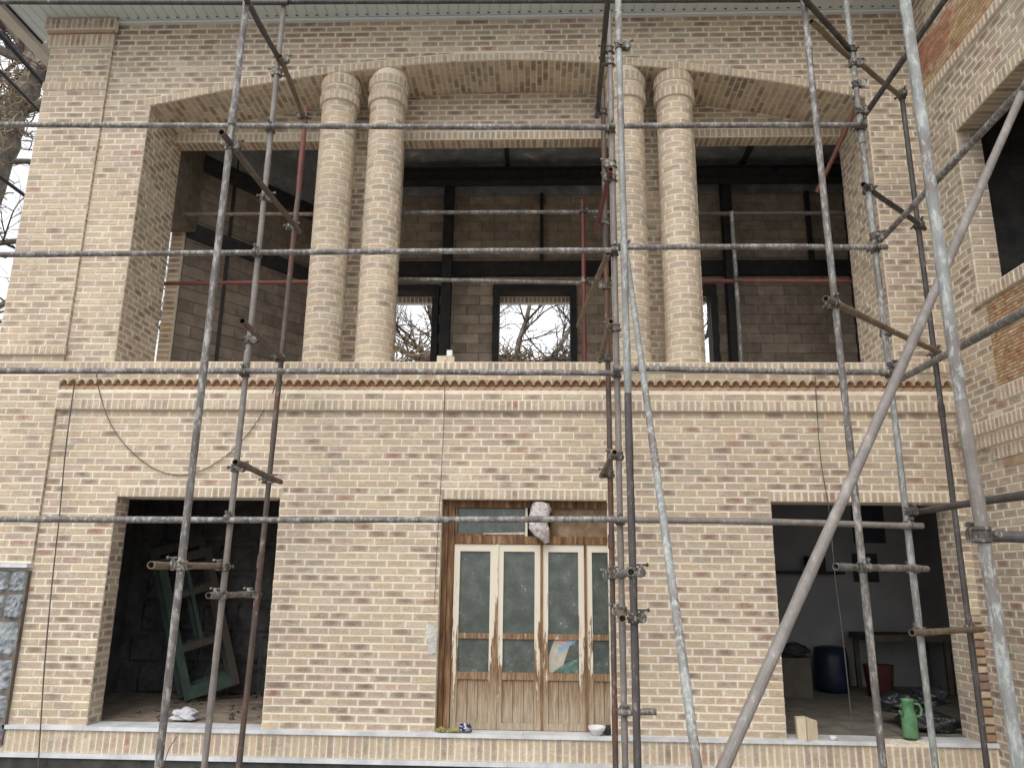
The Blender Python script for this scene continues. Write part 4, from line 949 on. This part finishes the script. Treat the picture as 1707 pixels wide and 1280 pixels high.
# low trestle scaffolds standing inside the loggia
ins = empty('loggia_scaffold', (0, 1.1, 3.6)); tag(ins, 'small inner scaffold of red and grey tubes standing inside the loggia behind the columns', 'scaffold')
for a, b, mt in [((-4.90, 1.1, 4.922), (-1.9, 1.1, 4.947), T_RED), ((-4.8, 1.1, 5.859), (-2.2, 1.1, 5.838), T_OCHRE), ((-2.2, 1.12, 5.873), (1.2, 1.1, 5.847), T_GAL), ((1.2, 1.12, 5.833), (4.3, 1.1, 5.811), T_DARK), ((1.1, 1.1, 4.942), (4.3, 1.1, 4.921), T_RED), ((-2.1, 1.12, 4.992), (1.1, 1.12, 4.906), T_GAL)]: pole('ledger', ins, a, b, mt)
for a, b, mt in [((.501, 1.05, 5.993), (.513, 1.05, 3.6), T_RED), ((2.32, 1.05, 5.82), (2.326, 1.05, 3.6), T_GAL), ((-2.1, 1.05, 6.1), (-2.1, 1.05, 3.6), T_RUST)]: pole('standard', ins, a, b, mt)
pole('brace', ins, (3.53, .12, 6.62), (3.16, .50, 5.78), T_RED)
for p_ in ((.506, 1.05, 4.93), (2.323, 1.05, 4.935), (.503, 1.05, 5.85)): coupler(ins, p_, Z_, (0, 1, 0))

# ------------------------------------------------------------------ cords and cables
def cord(name, pts, r, mat, label, cat, n=6):
    # smooth the path
    P = [Vector(p) for p in pts]; out = []
    for i in range(len(P)-1):
        p0, p1, p2, p3 = P[max(0, i-1)], P[i], P[i+1], P[min(len(P)-1, i+2)]
        for k in range(6):
            t = k/6; out.append(.5*((2*p1)+(p2-p0)*t+(2*p0-5*p1+4*p2-p3)*t*t+(3*p1-p0-3*p2+p3)*t*t*t))
    out.append(P[-1]); m = MB(); m.tube(out, r, n); return tag(m.build(name, mat), label, cat)
cord('hanging_cable', [(-4.663, -.06, 3.536), (-4.595, -.06, 3.29), (-4.455, -.04, 2.973), (-4.264, -.02, 2.724), (-3.954, -.02, 2.493), (-3.637, -.02, 2.416), (-3.34, -.02, 2.515), (-3.057, -.02, 2.762), (-2.841, -.03, 3.105), (-2.739, -.06, 3.359), (-2.7, -.06, 3.52)], .0045, M_CORD, 'thin grey cable hanging in a loop below the frieze at the left', 'cable')
cord('plumb_cord', [(-4.854, -.08, 3.40), (-4.841, -.08, 2.687), (-4.80, -.08, 1.992), (-4.776, -.08, 1.411), (-4.729, -.08, .634), (-4.665, -.09, -.013), (-4.621, -.1, -.40)], .0065, M_CORD, 'thin dark cord hanging down the wall beside the left pilaster', 'cord')
cord('plumb_cord', [(-.993, -.055, 3.62), (-.985, -.06, 2.987), (-.995, -.05, 2.38), (-1.014, -.04, 1.737), (-1.02, -.04, 1.2)], .0035, M_CORD, 'fine dark string hanging from the loggia sill to the door jamb', 'cord')
cord('plumb_cord', [(2.758, -.06, 3.45), (2.744, -.06, 2.636), (2.768, -.1, 2.112), (2.771, -.1, 1.496), (2.794, -.1, .957), (2.809, -.1, .12)], .0045, M_CORD, 'fine grey string hanging across the right hand window opening', 'cord')
cord('plumb_cord', [(-3.36, -.1, -.01), (-3.42, -.11, -.12), (-3.46, -.12, -.3)], .004, M_CORD, 'short cord end trailing over the brick plinth at the left', 'cord')
for a, b, r, lb in [((-7.1, .4, 8.31), (-7.98, 3.0, 9.02), .045, 'thickest dark tube slanting past the roof corner against the sky'), ((-7.0, .4, 7.74), (-7.98, 3.0, 8.55), .03, 'thinner dark tube slanting below the roof corner'), ((-6.7, .2, 6.18), (-7.857, 3.0, 7.0), .035, 'lowest dark tube slanting behind the left wall')]:
    m = MB(); A, B = Vector(a), Vector(b); m.tube([A-(B-A)*.8, A, B, B+(B-A)*1.5], r*.75, 8)
    tag(m.build('stay_tube', M_CABLE), lb, 'stay')

# ------------------------------------------------------------------ small things
def lumpy(name, c, rx, ry, rz, mat, seed, amp=.25, parent=None, flat=True):
    rnd = random.Random(seed); bm = bmesh.new(); bmesh.ops.create_icosphere(bm, subdivisions=4, radius=1)
    ph = [rnd.uniform(0, 6) for _ in range(9)]
    for v in bm.verts:
        p = v.co; d = 1 + amp*(.5*math.sin(p.x*3+ph[0])*math.sin(p.y*3.4+ph[1]) + .35*math.sin(p.z*6+ph[2]+p.x*4) + .2*math.sin(p.x*11+ph[3])*math.sin(p.z*9+ph[4]) + .15*math.sin(p.y*15+p.z*8+ph[5]))
        q = Vector((p.x*rx*d, p.y*ry*d, p.z*rz*d))
        if flat: q.z = max(q.z, -rz*.55)
        v.co = q + Vector(c)
    me = bpy.data.meshes.new(name); bm.to_mesh(me); bm.free(); me.materials.append(mat); me.polygons.foreach_set('use_smooth', [True]*len(me.polygons))
    return link(name, me, parent)
# sack stuffed in the transom
bm = bmesh.new(); prof = [(.004, -.215), (.03, -.19), (.075, -.13), (.10, -.06), (.085, 0.0), (.095, .06), (.10, .12), (.085, .18), (.05, .20)]
vs = []; n = 28
for i, (r, z) in enumerate(prof):
    vs.append([bm.verts.new((-.01 + (r*(1+.14*math.sin(3*k*2*math.pi/n+i*.9)+.07*math.sin(7*k*2*math.pi/n+i*2.1)))*math.cos(2*math.pi*k/n) + (.045 if z < -.15 else .0)+ .018*math.sin(i*1.3), .06+.75*r*math.sin(2*math.pi*k/n), 1.985+z)) for k in range(n)])
for i in range(len(prof)-1):
    for k in range(n): bm.faces.new((vs[i][k], vs[i][(k+1) % n], vs[i+1][(k+1) % n], vs[i+1][k]))
bm.faces.new(vs[0][::-1]); bm.faces.new(vs[-1])
me = bpy.data.meshes.new('plastic_sack'); bm.to_mesh(me); bm.free(); me.materials.append(M_SACK); me.polygons.foreach_set('use_smooth', [True]*len(me.polygons))
tag(link('plastic_sack', me), 'grimy pinkish white plastic sack hanging in the transom over the door', 'sack')
# on the sill by the door
m = MB(); m.lathe([(.0, .052), (.035, .052), (.04, .058), (.075, .10), (.083, .128), (.078, .129), (.068, .10), (.03, .066), (0, .064)], (.52, .0, 0), 24); bw_ = m.build('bowl', M_CERAM, smooth=True); tag(bw_, 'small white ceramic bowl on the sill at the right of the door', 'bowl')
tag(lumpy('tool_bundle', (.63, .03, .085), .06, .04, .05, M_DARK, 5, .5), 'dark crumpled bundle lying beside the white bowl', 'bundle')
ye = empty('yellow_glove', (-.87, -.0, .05)); tag(ye, 'pair of crumpled yellow gloves on the sill at the left of the door', 'gloves')
lumpy('glove', (-.92, -.0, .07), .05, .035, .022, M_YEL, 6, .5, ye); lumpy('glove', (-.80, -.01, .07), .055, .03, .022, M_YEL, 8, .5, ye)
tag(lumpy('wrapper', (-.70, -.0, .085), .062, .035, .045, M_NAVY, 9, .45), 'crumpled navy and white wrapper on the door sill', 'wrapper')
# right window sill
wb_ = empty('timber_block', (2.42, -.02, .05)); tag(wb_, 'pale sawn timber block standing on the left end of the right window sill', 'timber block')
b_ = MB(); b_.add([(2.34, -.03, .05), (2.41, -.06, .05), (2.42, .04, .05), (2.35, .06, .05), (2.335, -.03, .235), (2.41, -.06, .245), (2.42, .04, .245), (2.345, .06, .235)], [(0, 3, 2, 1), (4, 5, 6, 7), (0, 1, 5, 4), (1, 2, 6, 5), (2, 3, 7, 6), (3, 0, 4, 7)]); b_.build('front_piece', M_CREAMB, wb_)
b_ = MB(); b_.add([(2.415, -.062, .05), (2.52, -.03, .05), (2.51, .05, .05), (2.425, .04, .05), (2.415, -.062, .245), (2.52, -.03, .215), (2.51, .05, .215), (2.425, .04, .245)], [(0, 3, 2, 1), (4, 5, 6, 7), (0, 1, 5, 4), (1, 2, 6, 5), (2, 3, 7, 6), (3, 0, 4, 7)]); b_.build('side_piece', M_CREAMB, wb_)
m = MB(); m.lathe([(0, .052), (.022, .052), (.03, .06), (.036, .085), (.033, .086), (.026, .065), (0, .06)], (2.66, -.02, 0), 20); tag(m.build('cup', M_CERAM, smooth=True), 'tiny white cup on the right window sill beside the timber block', 'cup')
# pale blocks on the loggia sill
cb = empty('sill_block', (-.99, .02, 3.6)); tag(cb, 'two pale cream blocks stacked on the loggia sill between the column pairs', 'blocks')
MB().box(-1.085, -.98, -.02, .06, 3.601, 3.675).build('wide_block', M_CREAMB, cb); MB().box(-.977, -.905, -.02, .05, 3.601, 3.67).build('wide_block', M_CREAMB, cb); MB().box(-.985, -.93, -.01, .04, 3.676, 3.74).build('upright_block', M_CERAM, cb)
# green watering jug inside the right room
jg = empty('plastic_jug', (3.44, .16, .05)); tag(jg, 'bright green plastic jug with a side handle on the floor inside the right opening', 'jug')
m = MB(); m.lathe([(0, .05), (.064, .05), (.07, .06), (.07, .20), (.068, .25), (.055, .285), (.05, .36), (.062, .385), (.056, .385), (.044, .36), (.046, .29), (0, .28)], (3.44, .18, 0), 24); m.build('body', M_GREEN, jg, smooth=True)
m = MB(); m.tube([(3.485, .16, .35), (3.53, .15, .345), (3.55, .15, .30), (3.54, .15, .25), (3.50, .16, .235)], .012, 8); m.build('handle', M_GREEN, jg, smooth=True)
m = MB(); m.tube([(3.385, .16, .24), (3.355, .15, .27), (3.345, .15, .29)], [.016, .012, .012], 8); m.build('spout', M_GREEN, jg, smooth=True)
# heap of black bags
for k, (c, s_, lb) in enumerate([((3.80, .62, .12), (.26, .24, .13), 'lowest black plastic bag of the heap by the right jamb'), ((3.68, .85, .24), (.20, .2, .12), 'black plastic bag lying behind on the heap near the jug'), ((3.92, .78, .32), (.18, .18, .10), 'topmost black plastic bag of the heap by the right jamb')]):
    tag(lumpy('rubbish_bag', c, *s_, M_BAG, 20+k, .35), lb, 'bag', 'black bags in the right room')
m = MB(); m.lathe([(0, .05), (.15, .05), (.18, .42), (.19, .43), (.17, .43), (.14, .08), (0, .07)], (4.3, 2.9, 0), 20); tag(m.build('red_bucket', M_RED, smooth=True), 'dull red bucket on the floor deep in the right room', 'bucket')
m = MB(); m.lathe([(0, .05), (.2, .05), (.22, .2), (.22, .45), (.2, .6), (.12, .62), (0, .62)], (3.85, 3.3, 0), 20); tag(m.build('blue_drum', M_BLUE, smooth=True), 'dark blue plastic drum by the back wall of the right room', 'drum')
bx = empty('cardboard_box', (3.2, 2.7, .05)); tag(bx, 'tall brown cardboard box standing in the right room with cloth on top', 'box')
MB().box(3.0, 3.36, 2.6, 2.9, .05, .52).build('carton', M_CARD, bx); lumpy('cloth', (3.18, 2.75, .58), .2, .15, .10, M_DARK, 31, .4, bx)
tag(lumpy('dark_bundle', (2.75, 3.1, .25), .4, .3, .28, M_BLUE, 33, .3), 'dark navy heap of cloth left of the cardboard box in the right room', 'cloth heap')
tb = empty('work_bench', (4.7, 3.3, .05)); tag(tb, 'dark low bench against the back wall on the right of the room', 'bench')
MB().box(4.3, 5.35, 3.1, 3.8, .70, .78).build('bench_top', M_CARD, tb)
for x_, y_ in ((4.34, 3.14), (5.28, 3.14), (4.34, 3.72), (5.28, 3.72)): MB().box(x_, x_+.06, y_, y_+.06, .05, .70).build('leg', M_CARD, tb)
sh = empty('wall_shelf', (3.4, 3.85, 1.6)); tag(sh, 'thin dark shelf on the back wall of the right room with a small dark object', 'shelf')
MB().box(3.1, 4.3, 3.72, 3.95, 1.55, 1.59).build('shelf_board', M_DARK, sh); MB().box(3.8, 4.05, 3.75, 3.9, 1.591, 1.80).build('shelf_tin', M_DARK, sh)
for x0, x1, z0, z1, lb in ((4.55, 5.0, 2.0, 2.55, 'upper dark framed picture on the back wall of the right room'), (4.5, 4.85, 1.45, 1.85, 'lower dark framed picture on the back wall of the right room')):
    e = empty('framed_picture', ((x0+x1)/2, 3.94, z0)); tag(e, lb, 'picture'); MB().box(x0, x1, 3.92, 3.949, z0, z1).build('frame', M_STEEL, e); MB().box(x0+.04, x1-.04, 3.915, 3.9195, z0+.04, z1-.04).build('print', M_BLUE, e)
# old green door frames leaning in the left room
def frame_leaf(x0, y0, x1, y1, lean, mat, lb, h=1.62, w=.60):
    e = empty('old_door_frame', (x0, y0, .05)); tag(e, lb, 'door frame', 'old door frames leaning in the left room')
    d = Vector((x1-x0, y1-y0, 0)); d.normalize(); back = Vector((-d.y, d.x, 0)); upv = (Vector((0, 0, 1))*math.cos(lean) + back*math.sin(lean) + d*(-.30)).normalized(); nn = d.cross(upv).normalized(); d2 = upv.cross(nn)
    def bar(nm, a, b, z0, z1, m=mat): 
        q = MB(); c = Vector((x0, y0, .06)) + d2*((a+b)/2) + upv*((z0+z1)/2); q.obox(c, d2, nn, upv, (b-a)/2, .02, (z1-z0)/2); q.build(nm, m, e)
    bar('stile', 0, .09, 0, h); bar('stile', w-.08, w, 0, h, M_DIMW)
    for a, b in ((.0, .14), (.52, .60), (1.12, 1.20), (h-.1, h)): bar('rail', .09, w-.08, a, b, M_DIMW if a > .1 else mat)
    bar('mullion', w*.5-.02, w*.5+.02, .6, 1.12); bar('mullion', w*.5-.02, w*.5+.02, 1.20, h-.1)
frame_leaf(-4.0, 1.45, -3.3, 1.75, .12, M_GREENW, 'front green door frame leaning in the dark left room'); frame_leaf(-4.15, 1.62, -3.5, 1.9, .12, M_GREENW, 'rear green door frame leaning behind another in the left room', 1.75, .62)
tag(lumpy('white_rag', (-3.50, .35, .095), .13, .09, .06, M_RAG, 41, .5), 'crumpled white rag lying in the left opening', 'rag')
gr = MB()
for k in range(60):
    x = random.uniform(-4.2, -2.3); y = random.uniform(.3, 2.0); s_ = random.uniform(.006, .03)
    gr.obox((x, y, .045+s_*.4), *(Matrix.Rotation(random.uniform(0, 3), 3, Vector((random.random(), random.random(), 1)).normalized())), s_, s_*.8, s_*.6)
tag(gr.build('rubble', M_CARD), 'small stones and crumbs on the earth floor of the left room', 'rubble', kind='stuff')
# dry leaves at the foot of the plinth
for (x, y, lb) in ((.12, -.35, 'left one of two curled orange leaves at the foot of the plinth'), (.30, -.35, 'right one of two curled orange leaves at the foot of the plinth')):
    m = MB(); pts = []
    for i in range(7):
        t = i/6; w_ = .045*math.sin(math.pi*t)+.002
        pts += [(x-.05+.1*t, y-w_, -.30+.10*math.sin(math.pi*t)+.02), (x-.05+.1*t, y, -.30+.10*math.sin(math.pi*t)), (x-.05+.1*t, y+w_, -.30+.10*math.sin(math.pi*t)+.02)]
    m.add(pts, [(3*i+j, 3*i+j+1, 3*i+j+4, 3*i+j+3) for i in range(6) for j in range(2)]); m.tube([(x-.05, y, -.30), (x-.06, y, -.42)], .003, 5); tag(m.build('dry_leaf', M_LEAFO), lb, 'leaf')

# ------------------------------------------------------------------ trees behind the house
def limb_path(rnd, p, d, length, steps, wob, lift):
    pts = [Vector(p)]; d = Vector(d).normalized()
    for i in range(steps):
        d = (d + Vector((rnd.uniform(-wob, wob), rnd.uniform(-wob, wob), rnd.uniform(-wob, wob)+lift))).normalized(); pts.append(pts[-1] + d*(length/steps))
    return pts, d
def tree(name, seed, trunk, rads, label, limbs, twig_levels=3, spread=1.0):
    rnd = random.Random(seed); e = empty(name, trunk[0]); tag(e, label, 'tree', None)
    m = MB()
    P = [Vector(p) for p in trunk]; sm_ = []; sr = []
    for i in range(len(P)-1):
        for k in range(5):
            t = k/5; sm_.append(P[i].lerp(P[i+1], t) + Vector((rnd.uniform(-.03, .03), rnd.uniform(-.03, .03), 0))); sr.append((rads[i]+(rads[i+1]-rads[i])*t)*rnd.uniform(.9, 1.12))
    sm_.append(P[-1]); sr.append(rads[-1]); m.tube(sm_, sr, 12); m.build('trunk', M_BARK, e, smooth=True)
    big = MB(); tw = MB()
    def grow(p, d, L_, r, lev):
        st = 6 if lev < 2 else 4
        pts, dd = limb_path(rnd, p, d, L_, st, .28 if lev else .2, .03); rr = [r*(1-.62*i/st) for i in range(st+1)]
        (big if lev < 1 else tw).tube(pts, rr, 7 if lev < 1 else (4 if lev < 2 else 3), cap=False)
        if lev >= twig_levels: return
        for i in range(1, st+1):
            for _ in range(2 if lev < 2 else rnd.choice((1, 2))):
                a = Vector((rnd.uniform(-1, 1), rnd.uniform(-1, 1), rnd.uniform(-.5, 1))).normalized(); dr = (pts[i]-pts[i-1]).normalized()
                nd = (dr*.65 + a*.8*spread).normalized(); grow(pts[i], nd, L_*rnd.uniform(.42, .65), rr[i]*rnd.uniform(.4, .6), lev+1)
    for p, d, L_, r in limbs: grow(Vector(p), Vector(d), L_, r, 0)
    big.build('limb', M_BARK, e, smooth=True); tag(tw.build('twigs', M_TWIG, e), kind='stuff'); return e
tree('bare_tree', 3, [(-10.3, 5.2, GZ), (-10.35, 5.2, 4), (-10.35, 5.0, 7.4), (-10.2, 5.0, 9.0), (-10.1, 5.0, 9.8), (-9.8, 5.0, 10.6), (-9.55, 5.1, 11.4), (-9.1, 5.3, 12.8)], [.40, .34, .27, .26, .23, .20, .18, .12],
     'huge gnarled bare tree with a leaning trunk left of the roof corner',
     [((-10.1, 5, 9.9), (1.2, .1, .3), 2.4, .09), ((-10.3, 5, 9.5), (-1, .2, .8), 3.5, .12), ((-9.8, 5, 10.8), (-.6, .1, 1), 3.2, .10), ((-9.7, 5, 11.0), (-1, .2, .3), 3.0, .12), ((-10.1, 5, 8.9), (1, .3, .25), 2.2, .06), ((-10.3, 5, 7.2), (.8, .2, .4), 2.6, .06), ((-10.3, 5, 5.6), (.8, .3, .5), 2.6, .06), ((-9.3, 5.1, 12.2), (-.2, -.3, 1), 2.6, .1)], 3, 1.0)
tree('bare_tree', 11, [(-1.9, 10, GZ), (-1.6, 10, 3.6), (-1.2, 9.8, 5.9), (-.8, 9.8, 6.35)], [.42, .36, .30, .22], 'bare tree seen through the middle rear window',
     [((-1.0, 9.8, 6.3), (1.5, .0, .06), 3.6, .15), ((-1.2, 9.8, 6.1), (-1.3, .1, .35), 3.2, .12), ((-.6, 9.8, 6.4), (.2, .2, 1), 3, .07), ((.3, 9.8, 6.5), (.3, .1, 1), 2.6, .06), ((-2.4, 9.9, 6.5), (-.2, .0, 1), 2.6, .06), ((-1.5, 9.8, 6.3), (-.3, .3, 1), 2.8, .06)], 3, 1.0)
tree('bare_tree', 19, [(3.9, 11, GZ), (3.9, 11, 4.5), (3.8, 11, 6.6)], [.35, .28, .2], 'bare tree seen through the right rear window slit',
     [((3.8, 11, 6.4), (-1, 0, .4), 3.5, .12), ((3.8, 11, 6.6), (.3, .1, 1), 3.5, .12), ((3.8, 11, 5.5), (-1, .2, .2), 3, .1)], 3, 1.0)
tree('bare_tree', 23, [(-7.6, 9, GZ), (-7.5, 9, 3.5), (-7.3, 9, 5.5)], [.3, .24, .18], 'bare tree seen through the narrow side opening of the loggia',
     [((-7.3, 9, 5.5), (.6, 0, 1), 3.5, .12), ((-7.4, 9, 5.0), (-.6, 0, 1), 3.5, .12), ((-7.4, 9, 4.5), (1, 0, .4), 3, .1)], 3, 1.0)
# dry creeper tangled on the branches and the garden wall behind
def tangle(name, boxes, n, mat, label, seed):
    rnd = random.Random(seed); m = MB()
    for _ in range(n):
        x0, x1, y0, y1, z0, z1 = rnd.choice(boxes); p = Vector((rnd.uniform(x0, x1), rnd.uniform(y0, y1), z0+(z1-z0)*rnd.random()**1.5))
        pts, _d = limb_path(rnd, p, (rnd.uniform(-1, 1), rnd.uniform(-1, 1), rnd.uniform(-.6, .8)), rnd.uniform(.25, .7), 4, .7, 0); m.tube(pts, rnd.uniform(.006, .016), 3, cap=False)
    return tag(m.build(name, mat), label, 'creeper', kind='stuff')
tangle('dry_creeper', [(-4.2, -2.2, 8.6, 9.4, 5.6, 6.35), (-3.2, -2.2, 8.6, 9.4, 6.0, 6.75), (-1.6, .2, 9.5, 9.9, 5.6, 6.35), (-1.2, -.5, 9.5, 9.9, 6.0, 6.6), (.4, 1.4, 9.5, 9.9, 5.7, 6.3), (-.9, 1.4, 9.7, 9.95, 6.38, 6.55)], 1300, M_VINE, 'tangled dry brown creeper over the branches behind the rear windows', 5)
tangle('dry_creeper', [(-10.6, -10.0, 4.6, 4.9, 6.0, 9.4), (-10.2, -9.7, 4.7, 5.0, 9.4, 10.9), (-9.5, -8.4, 5, 7, 2, 5.4)], 700, M_VINE, 'dry ivy stems matted round the gnarled trunk at the left', 6)
